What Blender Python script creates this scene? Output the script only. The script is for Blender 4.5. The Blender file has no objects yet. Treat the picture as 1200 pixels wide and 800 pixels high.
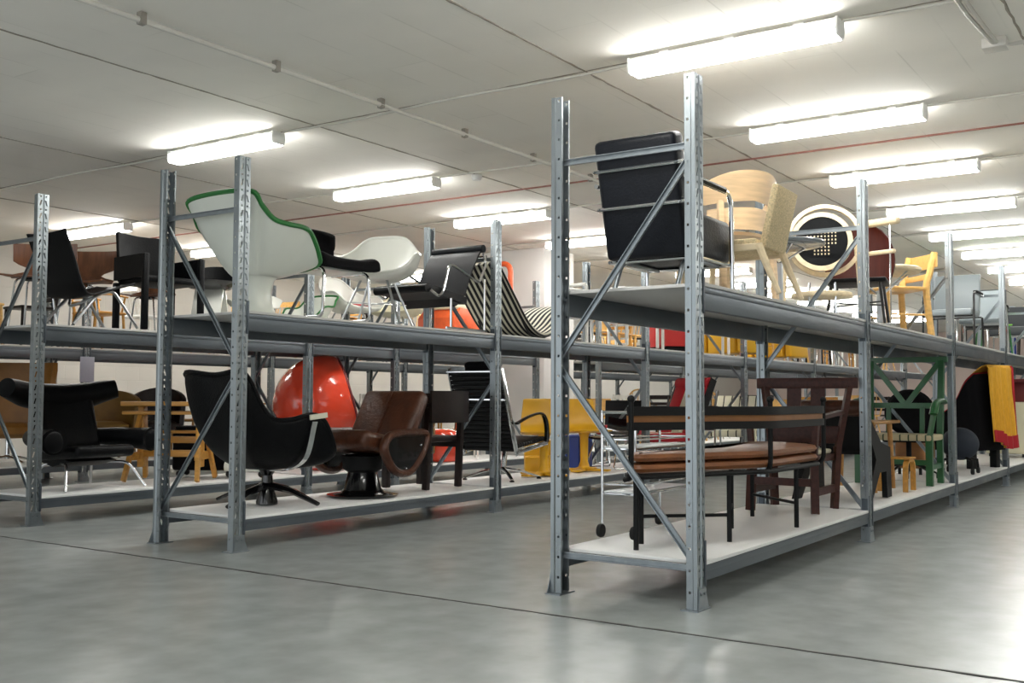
import bpy, bmesh, math, random
from mathutils import Vector, Matrix
C = bpy.context.scene.collection
SC = bpy.context.scene
PI = math.pi
random.seed(7)
R = math.radians

# ------------------------------------------------------------------ materials
def lin(h):
    h = h.lstrip('#'); o = []
    for i in (0, 2, 4):
        c = int(h[i:i+2], 16)/255
        o.append(c/12.92 if c <= .04045 else ((c+.055)/1.055)**2.4)
    return (*o, 1)
def mat(name, col, rough=.5, metal=0, var=0., vscale=8, bump=0, bscale=60, stretch=None, rvar=0, coat=0, spec=.5, alpha=1, emit=None, estr=0, trans=0):
    m = bpy.data.materials.new(name); m.use_nodes = True
    nt = m.node_tree; b = nt.nodes['Principled BSDF']
    c = lin(col)
    b.inputs['Base Color'].default_value = c
    b.inputs['Roughness'].default_value = rough; b.inputs['Metallic'].default_value = metal
    b.inputs['Specular IOR Level'].default_value = spec
    b.inputs['Coat Weight'].default_value = coat
    b.inputs['Transmission Weight'].default_value = trans
    b.inputs['Alpha'].default_value = alpha
    if emit:
        b.inputs['Emission Color'].default_value = lin(emit); b.inputs['Emission Strength'].default_value = estr
    tc = nt.nodes.new('ShaderNodeTexCoord'); mp = nt.nodes.new('ShaderNodeMapping')
    nt.links.new(tc.outputs['Object'], mp.inputs['Vector'])
    if stretch: mp.inputs['Scale'].default_value = stretch
    if var or rvar:
        n = nt.nodes.new('ShaderNodeTexNoise'); n.inputs['Scale'].default_value = vscale; n.inputs['Detail'].default_value = 6
        nt.links.new(mp.outputs['Vector'], n.inputs['Vector'])
        if var:
            r = nt.nodes.new('ShaderNodeValToRGB'); r.color_ramp.elements[0].position = .3; r.color_ramp.elements[1].position = .7
            r.color_ramp.elements[0].color = (*[max(0, k*(1-var)) for k in c[:3]], 1); r.color_ramp.elements[1].color = (*[min(1, k*(1+var)) for k in c[:3]], 1)
            nt.links.new(n.outputs['Fac'], r.inputs['Fac']); nt.links.new(r.outputs['Color'], b.inputs['Base Color'])
        if rvar:
            mr = nt.nodes.new('ShaderNodeMapRange'); mr.inputs['To Min'].default_value = rough-rvar; mr.inputs['To Max'].default_value = rough+rvar
            mr.inputs['From Min'].default_value = .3; mr.inputs['From Max'].default_value = .7
            nt.links.new(n.outputs['Fac'], mr.inputs['Value']); nt.links.new(mr.outputs['Result'], b.inputs['Roughness'])
    if bump:
        n2 = nt.nodes.new('ShaderNodeTexNoise'); n2.inputs['Scale'].default_value = bscale; n2.inputs['Detail'].default_value = 4
        nt.links.new(mp.outputs['Vector'], n2.inputs['Vector'])
        bp = nt.nodes.new('ShaderNodeBump'); bp.inputs['Strength'].default_value = bump; bp.inputs['Distance'].default_value = .01
        nt.links.new(n2.outputs['Fac'], bp.inputs['Height']); nt.links.new(bp.outputs['Normal'], b.inputs['Normal'])
    return m
def stripes(name, c1, c2, axis, freq, rough=.8, duty=.5, wob=0):
    m = mat(name, c1, rough); nt = m.node_tree; b = nt.nodes['Principled BSDF']
    tc = nt.nodes.new('ShaderNodeTexCoord'); sx = nt.nodes.new('ShaderNodeSeparateXYZ'); nt.links.new(tc.outputs['Object'], sx.inputs[0])
    mu = nt.nodes.new('ShaderNodeMath'); mu.operation = 'MULTIPLY'; mu.inputs[1].default_value = freq; nt.links.new(sx.outputs[axis], mu.inputs[0])
    fr = nt.nodes.new('ShaderNodeMath'); fr.operation = 'FRACT'; nt.links.new(mu.outputs[0], fr.inputs[0])
    gt = nt.nodes.new('ShaderNodeMath'); gt.operation = 'GREATER_THAN'; gt.inputs[1].default_value = duty; nt.links.new(fr.outputs[0], gt.inputs[0])
    mx = nt.nodes.new('ShaderNodeMix'); mx.data_type = 'RGBA'; mx.inputs[6].default_value = lin(c1); mx.inputs[7].default_value = lin(c2)
    nt.links.new(gt.outputs[0], mx.inputs[0]); nt.links.new(mx.outputs[2], b.inputs['Base Color'])
    return m
W = dict(stretch=(1, 8, 8), vscale=5)
M = {}
M['steel'] = mat('galvanised_steel', '#8d9497', .36, .85, var=.06, vscale=14, stretch=(1, 1, .25), rvar=.1)
M['steel_dark'] = mat('galvanised_beam', '#666d73', .42, .75, var=.06, vscale=9, stretch=(.3, 1, 1), rvar=.08)
M['steel_brace'] = mat('galvanised_brace', '#868d91', .36, .85, var=.1, vscale=20)
M['connector'] = mat('connector_steel', '#4d555c', .45, .6)
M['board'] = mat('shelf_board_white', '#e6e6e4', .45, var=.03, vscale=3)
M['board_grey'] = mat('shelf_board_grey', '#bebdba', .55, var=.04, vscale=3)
M['chrome'] = mat('chrome', '#d6d8da', .12, 1)
M['satin'] = mat('satin_steel', '#b9bcbe', .3, 1)
M['black_leather'] = mat('black_leather', '#0a0b0d', .42, var=.15, vscale=20, bump=.25, bscale=90, spec=.14)
M['navy_leather'] = mat('blue_black_leather', '#0e1117', .45, var=.15, vscale=20, bump=.2, bscale=90, spec=0.22)
M['black_fabric'] = mat('black_fabric', '#0e0d10', .85, bump=.3, bscale=300, spec=0.15)
M['black_paint'] = mat('black_lacquer', '#0c0d0e', .3, coat=.2)
M['black_matt'] = mat('black_paint_matt', '#0b0c0d', .6, spec=0.25)
M['black_gloss'] = mat('black_gloss_plastic', '#0a0a0c', .18, coat=.4)
M['black_rubber'] = mat('black_rubber', '#101010', .8)
M['brown_leather'] = mat('brown_leather', '#4a2a1b', .33, var=.3, vscale=9, bump=.5, bscale=35, spec=0.35)
M['tan_leather'] = mat('tan_leather', '#84522f', .38, var=.2, vscale=7, bump=.2, bscale=60)
M['tan_edge'] = mat('tan_leather_strip', '#8a5a2c', .5, var=.15, vscale=9)
M['caramel'] = mat('caramel_leather', '#8a5d24', .5, var=.15, vscale=6, bump=.15, bscale=70)
M['mustard'] = mat('mustard_leather', '#77571f', .5, var=.15, vscale=6, bump=.15, bscale=70)
M['dark_wood'] = mat('dark_stained_wood', '#1a0f0c', .4, var=.3, **W, spec=0.3)
M['red_wood'] = mat('reddish_dark_wood', '#40211a', .45, var=.28, **W, spec=0.3)
M['mahogany'] = mat('mahogany_veneer', '#45190f', .5, var=.22, vscale=4, stretch=(2, 6, 1), spec=.15)
M['walnut'] = mat('walnut_plywood', '#7d4f33', .35, var=.3, vscale=4, stretch=(6, 6, .8), coat=.2)
M['birch'] = mat('pale_birch', '#e2cfab', .42, var=.1, **W)
M['oak'] = mat('oak_plywood', '#d6ba95', .42, var=.14, vscale=5, stretch=(1, 1, 9))
M['honey'] = mat('honey_pine', '#c08a3a', .42, var=.18, **W)
M['beech'] = mat('warm_beech', '#d8ab62', .42, var=.12, **W)
M['ochre_wood'] = mat('ochre_wood', '#a87a3e', .45, var=.15, **W)
M['woven'] = mat('woven_straw_fabric', '#d6c299', .85, var=.3, vscale=120, stretch=(1, 1, 1), bump=.6, bscale=220)
M['white_plastic'] = mat('white_plastic', '#dfe0d8', .3, coat=.15)
M['white_shell'] = mat('white_fibreglass', '#d6dad0', .28, var=.02, vscale=3, coat=.2)
M['cream'] = mat('cream_plastic', '#d8d3b6', .4)
M['cream_fabric'] = mat('cream_fabric', '#c9c4ae', .85, bump=.2, bscale=200)
M['white_metal'] = mat('white_painted_metal', '#e4e4df', .4)
M['green_trim'] = mat('green_rubber_trim', '#1e6b2c', .5)
M['green_wood'] = mat('green_painted_wood', '#1a5529', .35, var=.12, vscale=10, coat=.15)
M['green_dull'] = mat('dull_green_plastic', '#55675a', .5)
M['lime'] = mat('lime_plastic', '#7cc04a', .4)
M['red_gloss'] = mat('red_gloss_fibreglass', '#e2472c', .14, var=.05, vscale=3, coat=.5)
M['red'] = mat('red_painted', '#c32d2a', .45)
M['red_fabric'] = mat('red_fabric', '#a3131f', .75, bump=.2, bscale=200)
M['dark_red'] = mat('dark_red', '#6d1f20', .5)
M['orange'] = mat('orange_painted_metal', '#dc5c2b', .42, var=.12, vscale=14)
M['yellow'] = mat('yellow_plastic', '#d9a520', .35)
M['yellow_fabric'] = mat('yellow_knit', '#d7a02c', .9, var=.14, vscale=30, stretch=(6, 6, .5), bump=.4, bscale=120)
M['blue'] = mat('blue_painted', '#233a86', .5)
M['navy'] = mat('dark_blue_fabric', '#1d2531', .8, bump=.2, bscale=200)
M['purple'] = mat('purple_fabric', '#3b2a63', .7)
M['grey_glass'] = mat('smoked_grey_acrylic', '#7b8288', .15, trans=.35)
M['trolley_shelf'] = mat('frosted_white_acrylic', '#d4d8da', .3)
M['grey_leather'] = mat('pale_grey_leather', '#7f888b', .4, bump=.15, bscale=80)
M['dark_grey'] = mat('dark_grey_fabric', '#33363a', .7)
M['brown_box'] = mat('brown_upholstery', '#5a3d24', .8)
M['lamp_body'] = mat('lamp_housing_white', '#e9e9e6', .5)
M['diffuser'] = mat('lamp_diffuser', '#ffffff', .4, emit='#fdfcf8', estr=12)
M['diffuser_side'] = mat('lamp_diffuser_side', '#ffffff', .4, emit='#fdfcf8', estr=10)
M['stripe'] = stripes('black_cream_stripe', '#d9d6c2', '#121214', 'Y', 17, duty=.47)
M['cream_stripe'] = stripes('cream_with_dark_bands', '#cfcab4', '#1a1817', 'Y', 9, duty=.86)
M['ribbed'] = mat('ribbed_black_leather', '#101012', .45, spec=0.25)
M['plate'] = mat('grey_sign_plate', '#a8a8b6', .5)
M['label'] = mat('paper_label', '#c9c7b4', .7)
M['conduit'] = mat('white_conduit', '#cfccc4', .5)
M['cable'] = mat('grey_cable', '#8f8a80', .6)
M['cable_red'] = mat('rust_red_cable', '#8d5c50', .6)
M['pink'] = mat('pale_pink_plastic', '#c98a94', .5)

# ------------------------------------------------------------------ mesh builder
def V(*a): return Vector(a)
def fillet(pts, rad, n=5, closed=False):
    P = [Vector(p) for p in pts]; out = []; N = len(P)
    for i, p in enumerate(P):
        if not closed and i in (0, N-1): out.append(p); continue
        a = P[i-1]; b = P[(i+1) % N]
        r1 = min(rad, (a-p).length*.48); r2 = min(rad, (b-p).length*.48)
        s = p+(a-p).normalized()*r1; e = p+(b-p).normalized()*r2
        for k in range(n+1):
            t = k/n; out.append(s*(1-t)**2+p*2*t*(1-t)+e*t*t)
    return out
def curve(pts, n=8, closed=False):
    P = [Vector(p) if len(p) == 3 else Vector((p[0], 0, p[1])) for p in pts]; N = len(P); out = []      # (x, z) profiles are allowed
    rng = range(N if closed else N-1)
    for i in rng:
        p1, p2 = P[i], P[(i+1) % N]
        p0 = P[i-1] if (i > 0 or closed) else p1*2-p2
        p3 = P[(i+2) % N] if (i+2 < N or closed) else p2*2-p1
        for k in range(n):
            t = k/n
            out.append(.5*((2*p1)+(p2-p0)*t+(2*p0-5*p1+4*p2-p3)*t*t+(3*p1-p0-3*p2+p3)*t**3))
    if not closed: out.append(P[-1])
    return out
class B:
    def __init__(s): s.bm = bmesh.new()
    def box(s, x0, x1, y0, y1, z0, z1, bev=0, seg=2, m=None):
        t = bmesh.new(); bmesh.ops.create_cube(t, size=1)
        bmesh.ops.transform(t, matrix=Matrix.Translation(((x0+x1)/2, (y0+y1)/2, (z0+z1)/2)) @ Matrix.Diagonal((abs(x1-x0), abs(y1-y0), abs(z1-z0), 1)), verts=t.verts)
        if bev: bmesh.ops.bevel(t, geom=t.edges[:], offset=min(bev, .49*min(abs(x1-x0), abs(y1-y0), abs(z1-z0))), segments=seg, profile=.5, affect='EDGES')
        return s.add(t, m)
    def add(s, t, m=None):
        if m is not None: bmesh.ops.transform(t, matrix=m, verts=t.verts)
        me = bpy.data.meshes.new('tmp'); t.to_mesh(me); s.bm.from_mesh(me); bpy.data.meshes.remove(me); t.free(); return s
    def bar(s, a, b, w, h, up=(0, 0, 1), bev=0):
        a = Vector(a); b = Vector(b); d = b-a; L = d.length; x = d.normalized()
        u = Vector(up); u = (u-x*u.dot(x))
        if u.length < 1e-4: u = Vector((1, 0, 0))-x*x.x
        u.normalize(); y = u.cross(x)
        m = Matrix(((x.x, y.x, u.x, a.x), (x.y, y.y, u.y, a.y), (x.z, y.z, u.z, a.z), (0, 0, 0, 1)))
        return s.box(0, L, -w/2, w/2, -h/2, h/2, bev, 2, m)
    def tube(s, pts, r, n=8, closed=False, caps=True, flat=None):
        P = [Vector(p) for p in pts]
        P = [p for i, p in enumerate(P) if i == 0 or (p-P[i-1]).length > 1e-5]
        N = len(P); rs = r if isinstance(r, (list, tuple)) else [r]*N
        if len(rs) != N: rs = [rs[0]+(rs[-1]-rs[0])*i/(N-1) for i in range(N)]
        bm = s.bm; rings = []; prev = None
        for i, p in enumerate(P):
            if closed: d = P[(i+1) % N]-P[i-1]
            else: d = P[min(i+1, N-1)]-P[max(i-1, 0)]
            d.normalize()
            if prev is None:
                u = Vector((0, 0, 1)) if abs(d.z) < .9 else Vector((1, 0, 0))
            else: u = prev
            u = (u-d*u.dot(d)).normalized(); prev = u; v = d.cross(u)
            fu, fv = flat if flat else (1, 1)
            rings.append([bm.verts.new(p+(u*math.cos(2*PI*k/n)*fu+v*math.sin(2*PI*k/n)*fv)*rs[i]) for k in range(n)])
        for i in range(N if closed else N-1):
            a, b = rings[i], rings[(i+1) % N]
            for k in range(n): bm.faces.new((a[k], a[(k+1) % n], b[(k+1) % n], b[k]))
        if caps and not closed:
            bm.faces.new(rings[0][::-1]); bm.faces.new(rings[-1])
        return s
    def lathe(s, prof, n=24, c=(0, 0, 0), m=None, sx=1, sy=1):
        bm = bmesh.new(); rings = []
        for r, z in prof:
            if r < 1e-5: rings.append([bm.verts.new((c[0], c[1], c[2]+z))])
            else: rings.append([bm.verts.new((c[0]+r*sx*math.cos(2*PI*k/n), c[1]+r*sy*math.sin(2*PI*k/n), c[2]+z)) for k in range(n)])
        for a, b in zip(rings, rings[1:]):
            for k in range(n):
                k2 = (k+1) % n
                if len(a) == 1 and len(b) == 1: break
                if len(a) == 1: bm.faces.new((a[0], b[k2], b[k]))
                elif len(b) == 1: bm.faces.new((a[k], a[k2], b[0]))
                else: bm.faces.new((a[k], a[k2], b[k2], b[k]))
        if len(rings[0]) > 1: bm.faces.new(rings[0][::-1])
        if len(rings[-1]) > 1: bm.faces.new(rings[-1])
        return s.add(bm, m)
    def sphere(s, c, r, n=20):
        r = r if isinstance(r, tuple) else (r, r, r)
        t = bmesh.new(); bmesh.ops.create_uvsphere(t, u_segments=n, v_segments=n//2+2, radius=1)
        return s.add(t, Matrix.Translation(c) @ Matrix.Diagonal((*r, 1)))
    def prism(s, pts, a, b, axis='y', bev=0):
        t = bmesh.new()
        f = {'y': lambda p, k: (p[0], k, p[1]), 'x': lambda p, k: (k, p[0], p[1]), 'z': lambda p, k: (p[0], p[1], k)}[axis]
        lo = [t.verts.new(f(p, a)) for p in pts]; hi = [t.verts.new(f(p, b)) for p in pts]
        n = len(pts)
        t.faces.new(lo); t.faces.new(hi[::-1])
        for i in range(n): t.faces.new((lo[i], hi[i], hi[(i+1) % n], lo[(i+1) % n]))
        bmesh.ops.recalc_face_normals(t, faces=t.faces)
        if bev: bmesh.ops.bevel(t, geom=t.edges[:], offset=bev, segments=2, profile=.5, affect='EDGES')
        return s.add(t)
    def sheet(s, rows, th, closed_v=False):
        """a curved slab: rows of points, thickened by th along the normals"""
        g = [[Vector(p) for p in r] for r in rows]; nu, nv = len(g), len(g[0])
        nor = []
        for i in range(nu):
            l = []
            for j in range(nv):
                du = g[min(i+1, nu-1)][j]-g[max(i-1, 0)][j]
                if closed_v: dv = g[i][(j+1) % nv]-g[i][j-1]
                else: dv = g[i][min(j+1, nv-1)]-g[i][max(j-1, 0)]
                n = du.cross(dv)
                l.append(n.normalized() if n.length > 1e-9 else Vector((0, 0, 1)))
            nor.append(l)
        bm = bmesh.new()
        tf = th if callable(th) else (lambda i, j: th)
        A = [[bm.verts.new(g[i][j]+nor[i][j]*tf(i, j)/2) for j in range(nv)] for i in range(nu)]
        D = [[bm.verts.new(g[i][j]-nor[i][j]*tf(i, j)/2) for j in range(nv)] for i in range(nu)]
        vj = nv if closed_v else nv-1
        for i in range(nu-1):
            for j in range(vj):
                k = (j+1) % nv
                bm.faces.new((A[i][j], A[i+1][j], A[i+1][k], A[i][k])); bm.faces.new((D[i][j], D[i][k], D[i+1][k], D[i+1][j]))
        for j in range(vj):
            k = (j+1) % nv
            bm.faces.new((A[0][j], A[0][k], D[0][k], D[0][j])); bm.faces.new((A[-1][j], D[-1][j], D[-1][k], A[-1][k]))
        if not closed_v:
            for i in range(nu-1):
                bm.faces.new((A[i][0], D[i][0], D[i+1][0], A[i+1][0])); bm.faces.new((A[i][-1], A[i+1][-1], D[i+1][-1], D[i][-1]))
        bmesh.ops.recalc_face_normals(bm, faces=bm.faces)
        return s.add(bm)
    def xf(s, m): bmesh.ops.transform(s.bm, matrix=m, verts=s.bm.verts); return s
def P(name, b, m, parent=None, sub=0, bev=0, label=None, ang=38, sol=0):
    me = bpy.data.meshes.new(name); b.bm.to_mesh(me); b.bm.free()
    me.polygons.foreach_set('use_smooth', [True]*len(me.polygons))
    try: me.set_sharp_from_angle(angle=R(ang) if not sub else PI)
    except Exception: pass
    me.materials.append(M[m] if isinstance(m, str) else m)
    o = bpy.data.objects.new(name, me); C.objects.link(o)
    if parent: o.parent = parent
    if bev:
        k = o.modifiers.new('bevel', 'BEVEL'); k.width = bev; k.segments = 2; k.limit_method = 'ANGLE'
    if sol:
        k = o.modifiers.new('solid', 'SOLIDIFY'); k.thickness = sol; k.offset = 0
    if sub:
        k = o.modifiers.new('sub', 'SUBSURF'); k.levels = sub; k.render_levels = sub
    if label: o['label'] = label
    return o
def T(name, label, cat, loc=(0, 0, 0), rz=0, group=None):
    o = bpy.data.objects.new(name, None); C.objects.link(o)
    o.location = loc; o.rotation_euler = (0, 0, R(rz)); o['label'] = label; o['category'] = cat
    o.empty_display_size = .1
    if group: o['group'] = group
    return o
def tag(o, label, cat, group=None):
    o['label'] = label; o['category'] = cat
    if group: o['group'] = group
    return o
def struct(o): o['kind'] = 'structure'; return o
def kids(o): return [c for c in bpy.data.objects if c.parent == o]
def dup(o, loc, rz, label, group=None, scale=None):
    r = o.copy(); C.objects.link(r); r.location = loc; r.rotation_euler = (0, 0, R(rz)); r['label'] = label
    if group: r['group'] = group
    for ch in kids(o):
        c = ch.copy(); C.objects.link(c); c.parent = r
        for g in kids(ch):
            d = g.copy(); C.objects.link(d); d.parent = c
    return r
def again(o, **kw):                  # a second copy of a part under the same thing, moved
    c = o.copy(); C.objects.link(c); c.parent = o.parent
    for k, v in kw.items(): setattr(c, k, v)
    return c

# ------------------------------------------------------------------ camera
F, TH, PIT, ROL, H = 1215.7129, .59716, .05433, .00424, .9703
fw = V(math.cos(TH), math.sin(TH), 0); rt = V(math.sin(TH), -math.cos(TH), 0); up = V(0, 0, 1)
f2 = fw*math.cos(PIT)+up*math.sin(PIT); u2 = up*math.cos(PIT)-fw*math.sin(PIT)
rx = rt*math.cos(ROL)+u2*math.sin(ROL); uy = u2*math.cos(ROL)-rt*math.sin(ROL)
cd = bpy.data.cameras.new('camera'); cam = bpy.data.objects.new('camera', cd); C.objects.link(cam)
cam.matrix_world = Matrix(((rx.x, uy.x, -f2.x, 0), (rx.y, uy.y, -f2.y, 0), (rx.z, uy.z, -f2.z, H), (0, 0, 0, 1)))
cd.sensor_width = 36; cd.lens = 36*F/1200; cd.clip_end = 200
SC.camera = cam

# ------------------------------------------------------------------ the room
CZ = 3.0
X0, X1, Y0, Y1 = -3.5, 33.0, -5.2, 13.2
mf = mat('polished_concrete_floor', '#979c9b', .27, var=.07, vscale=.5)
def crack_floor():
    nt = mf.node_tree; b = nt.nodes['Principled BSDF']
    # fine mottling over the broad clouding
    tc = nt.nodes.new('ShaderNodeTexCoord'); n = nt.nodes.new('ShaderNodeTexNoise'); n.inputs['Scale'].default_value = 5; n.inputs['Detail'].default_value = 3
    nt.links.new(tc.outputs['Object'], n.inputs['Vector'])
    mr = nt.nodes.new('ShaderNodeMapRange'); mr.inputs['From Min'].default_value = .3; mr.inputs['From Max'].default_value = .7
    mr.inputs['To Min'].default_value = .88; mr.inputs['To Max'].default_value = 1.1; nt.links.new(n.outputs['Fac'], mr.inputs['Value'])
    src = b.inputs['Base Color'].links[0].from_socket
    mx = nt.nodes.new('ShaderNodeMix'); mx.data_type = 'RGBA'; mx.blend_type = 'MULTIPLY'; mx.inputs[0].default_value = 1
    nt.links.new(src, mx.inputs[6]); nt.links.new(mr.outputs['Result'], mx.inputs[7]); nt.links.new(mx.outputs[2], b.inputs['Base Color'])
crack_floor()
struct(P('floor', B().box(X0, X1, Y0, Y1, -.1, 0), mf))
mc = mat('cast_concrete_ceiling', '#f3f0e8', .85, var=.05, vscale=.8, bump=.12, bscale=5, stretch=(1, .25, 1))
def board_marks():
    nt = mc.node_tree; b = nt.nodes['Principled BSDF']
    tc = nt.nodes.new('ShaderNodeTexCoord'); sx = nt.nodes.new('ShaderNodeSeparateXYZ'); nt.links.new(tc.outputs['Object'], sx.inputs[0])
    br = nt.nodes.new('ShaderNodeTexBrick'); br.inputs['Scale'].default_value = 1; br.inputs['Mortar Size'].default_value = .006
    br.inputs['Brick Width'].default_value = 2.4; br.inputs['Row Height'].default_value = .3; br.inputs['Mortar Smooth'].default_value = .5
    br.inputs['Color1'].default_value = (1, 1, 1, 1); br.inputs['Color2'].default_value = (.95, .95, .95, 1); br.inputs['Mortar'].default_value = (.84, .84, .83, 1)
    nt.links.new(tc.outputs['Object'], br.inputs['Vector'])
    src = b.inputs['Base Color'].links[0].from_socket
    n = nt.nodes.new('ShaderNodeTexNoise'); n.inputs['Scale'].default_value = 1.7; nt.links.new(tc.outputs['Object'], n.inputs['Vector'])
    mr = nt.nodes.new('ShaderNodeMapRange'); mr.inputs['From Min'].default_value = .45; mr.inputs['From Max'].default_value = .65; nt.links.new(n.outputs['Fac'], mr.inputs['Value'])
    mx = nt.nodes.new('ShaderNodeMix'); mx.data_type = 'RGBA'; mx.blend_type = 'MULTIPLY'
    nt.links.new(mr.outputs['Result'], mx.inputs[0]); nt.links.new(src, mx.inputs[6]); nt.links.new(br.outputs['Color'], mx.inputs[7]); nt.links.new(mx.outputs[2], b.inputs['Base Color'])
board_marks()
struct(P('ceiling', B().box(X0, X1, Y0, Y1, CZ, CZ+.1), mc))
mw = mat('white_painted_block_wall', '#d2cec6', .8, var=.03, vscale=1.5)
def blocks():
    nt = mw.node_tree; b = nt.nodes['Principled BSDF']
    tc = nt.nodes.new('ShaderNodeTexCoord'); mp = nt.nodes.new('ShaderNodeMapping'); mp.inputs['Rotation'].default_value = (PI/2, 0, 0)
    nt.links.new(tc.outputs['Object'], mp.inputs[0])
    br = nt.nodes.new('ShaderNodeTexBrick'); br.inputs['Scale'].default_value = 1; br.inputs['Brick Width'].default_value = .4; br.inputs['Row Height'].default_value = .2; br.inputs['Mortar Size'].default_value = .006
    nt.links.new(mp.outputs[0], br.inputs['Vector'])
    bp = nt.nodes.new('ShaderNodeBump'); bp.invert = True; bp.inputs['Strength'].default_value = .4; bp.inputs['Distance'].default_value = .006
    nt.links.new(br.outputs['Fac'], bp.inputs['Height']); nt.links.new(bp.outputs['Normal'], b.inputs['Normal'])
blocks()
mp_ = mat('pinkish_white_wall', '#cfbdb4', .8, var=.04, vscale=1)
struct(P('wall_front', B().box(X0, X1, Y0-.2, Y0, 0, CZ), mw))
struct(P('wall_back', B().box(X0, X1, Y1, Y1+.2, 0, CZ), mw))
struct(P('wall_right', B().box(X1, X1+.2, Y0, Y1, 0, CZ), mp_))
# the square white pillar that interrupts the third row of racks
mcol = mat('white_plaster_pillar', '#dcdad6', .8, var=.03, vscale=2)
o = struct(P('pillar', B().box(11.72, 12.5, 7.45, 8.5, 0, CZ, .01), mcol))

# floor joint (saw cut with ragged edge), ceiling joints
def ragged(axis, at, a, b, w, z, name, m, dz=.002):
    t = B(); n = int((b-a)/.08); L = []; Rr = []
    random.seed(3)
    for i in range(n+1):
        q = a+(b-a)*i/n; j = random.uniform(-.004, .004); ww = w*random.uniform(.5, 1.4)
        L.append(t.bm.verts.new((at+j-ww/2, q, z) if axis == 'y' else (q, at+j-ww/2, z)))
        Rr.append(t.bm.verts.new((at+j+ww/2, q, z) if axis == 'y' else (q, at+j+ww/2, z)))
    for i in range(n): t.bm.faces.new((L[i], Rr[i], Rr[i+1], L[i+1]))
    return struct(P(name, t, m, sol=dz))
M['joint'] = mat('joint_filler', '#4a4a48', .9, var=.3, vscale=20)
M['cjoint'] = mat('ceiling_joint', '#9d968a', .9, var=.15, vscale=10)
ragged('y', 4.0, -3, 12, .018, .0015, 'trim_1', 'joint')
for i, y in enumerate((.85, 3.2, 5.53, 7.86, 10.3)):
    ragged('x', y, -1, 32.5, .016 if y < 9 else .03, CZ-.002, 'trim_%d' % (i+2), 'cjoint', .003)
for i, x in enumerate((5.5, 9.37, 13.2)):
    ragged('y', x, -4.9, 13, .012, CZ-.002, 'trim_%d' % (i+8), 'cjoint', .003)

# ------------------------------------------------------------------ fluorescent battens
def lamp_proto():
    t = T('ceiling_lamp', '', 'lamp')
    b = B(); b.prism([(-.06, -.022), (.06, -.022), (.064, -.042), (-.064, -.042)], -.62, .62)
    for y in (-.4, 0, .4): b.box(-.03, .03, y-.03, y+.03, -.02, 0)
    P('housing', b, 'lamp_body', t, bev=.002)
    b = B(); b.prism([(-.058, -.042), (.058, -.042), (.065, -.088), (.056, -.112), (-.056, -.112), (-.065, -.088)], -.605, .605)
    d = P('diffuser', b, 'diffuser', t); d.data.materials.append(M['diffuser_side'])
    for f in d.data.polygons:
        if abs(f.normal.z) < .75: f.material_index = 1      # side faces carry a separate glow, set to brighten the ceiling
    for s in (-1, 1):
        b = B(); y = s*.613
        b.prism([(-.063, -.016), (.063, -.016), (.069, -.068), (.058, -.11), (-.058, -.11), (-.069, -.068)], y-.008, y+.008)
        P('end_cap', b, 'lamp_body', t, bev=.003)
    return t
lp = lamp_proto(); first = True
rows = ((2.22, 'over the right-hand rack'), (6.47, 'over the middle rack'), (11.02, 'near the back wall'), (-2.03, 'added unseen over the right-hand aisle'))  # the aisle row is out of view, added to brighten the nearest rack
ordw = ['', 'nearest', 'second', 'third', 'fourth', 'fifth', 'sixth', 'seventh', 'eighth', 'ninth', 'tenth', 'eleventh', 'twelfth', 'thirteenth']
for ri, (y, wh) in enumerate(rows):
    n0 = {0: 0, 1: 0, 2: 1, 3: 0}[ri]
    for k in range(-2, 12):
        x = 5.44+1.93*k
        if (ri == 1 and k < 0) or (ri == 2 and k < 1) or (ri == 3 and not 0 <= k <= 6): continue
        if k < n0: lab = 'white fluorescent ceiling lamp %s, out of view towards the camera' % wh
        else: lab = 'glowing white fluorescent ceiling lamp %s, %s in its line' % (wh, ordw[k-n0+1])
        if first: lp.location = (x, y, CZ-.001); lp['label'] = lab; lp['group'] = 'ceiling lamps'; first = False
        else: dup(lp, (x, y, CZ-.001), 0, lab, 'ceiling lamps')

# cables between lamps, conduits
for k in range(5):
    x = 5.5+1.93*k
    b = B(); z = CZ-.0135
    for y0, y1 in ((-1, 1.6), (2.86, 5.85), (7.1, 10.4)):
        pts = [(x+.02*math.sin(i*1.3+k), y0+(y1-y0)*i/8, z) for i in range(9)]
        b.tube(curve(pts, 4), .009, 6)
    tag(P('lamp_cable', b, 'conduit', None), 'pale lamp cable clipped across the ceiling, %s from the camera' % ordw[k+1].replace('nearest', 'first'), 'cable', 'lamp cables')
b = B(); b.tube([(1, 4.66, CZ-.046), (30, 4.6, CZ-.046)], .017, 8)
pipe = tag(P('ceiling_conduit', b, 'conduit'), 'long white conduit pipe running along the ceiling beside the middle rack', 'pipe')
for i in range(12):
    b = B(); x = 2.4+i*.95; b.box(x-.02, x+.02, 4.635, 4.675, CZ-.068, CZ-.0005, .004); P('pipe_clip', b, 'cable', pipe)
b = B(); b.tube([(8.25, -4.9, CZ-.014), (8.3, 13, CZ-.014)], .008, 6)
tag(P('red_ceiling_cable', b, 'cable_red'), 'thin rust-red cable stretched straight across the ceiling', 'cable')
jb = T('junction_box', 'small white junction box with conduits on the ceiling at the upper right', 'junction box', (6.28, .985, CZ))
P('box', B().box(-.06, .06, -.065, .065, -.06, -.0005, .008), 'conduit', jb)
for dy in (0, .035):
    b = B(); b.tube(fillet([(-2.08, .015+dy, -.036), (-.58, .005+dy, -.036), (-.05, -.015+dy*.5, -.036)], .2), .012, 6); P('conduit', b, 'conduit', jb)
b = B(); b.tube([(.02, -.055, -.036), (.08, -3.48, -.036)], .012, 6); P('conduit', b, 'conduit', jb)
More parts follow.
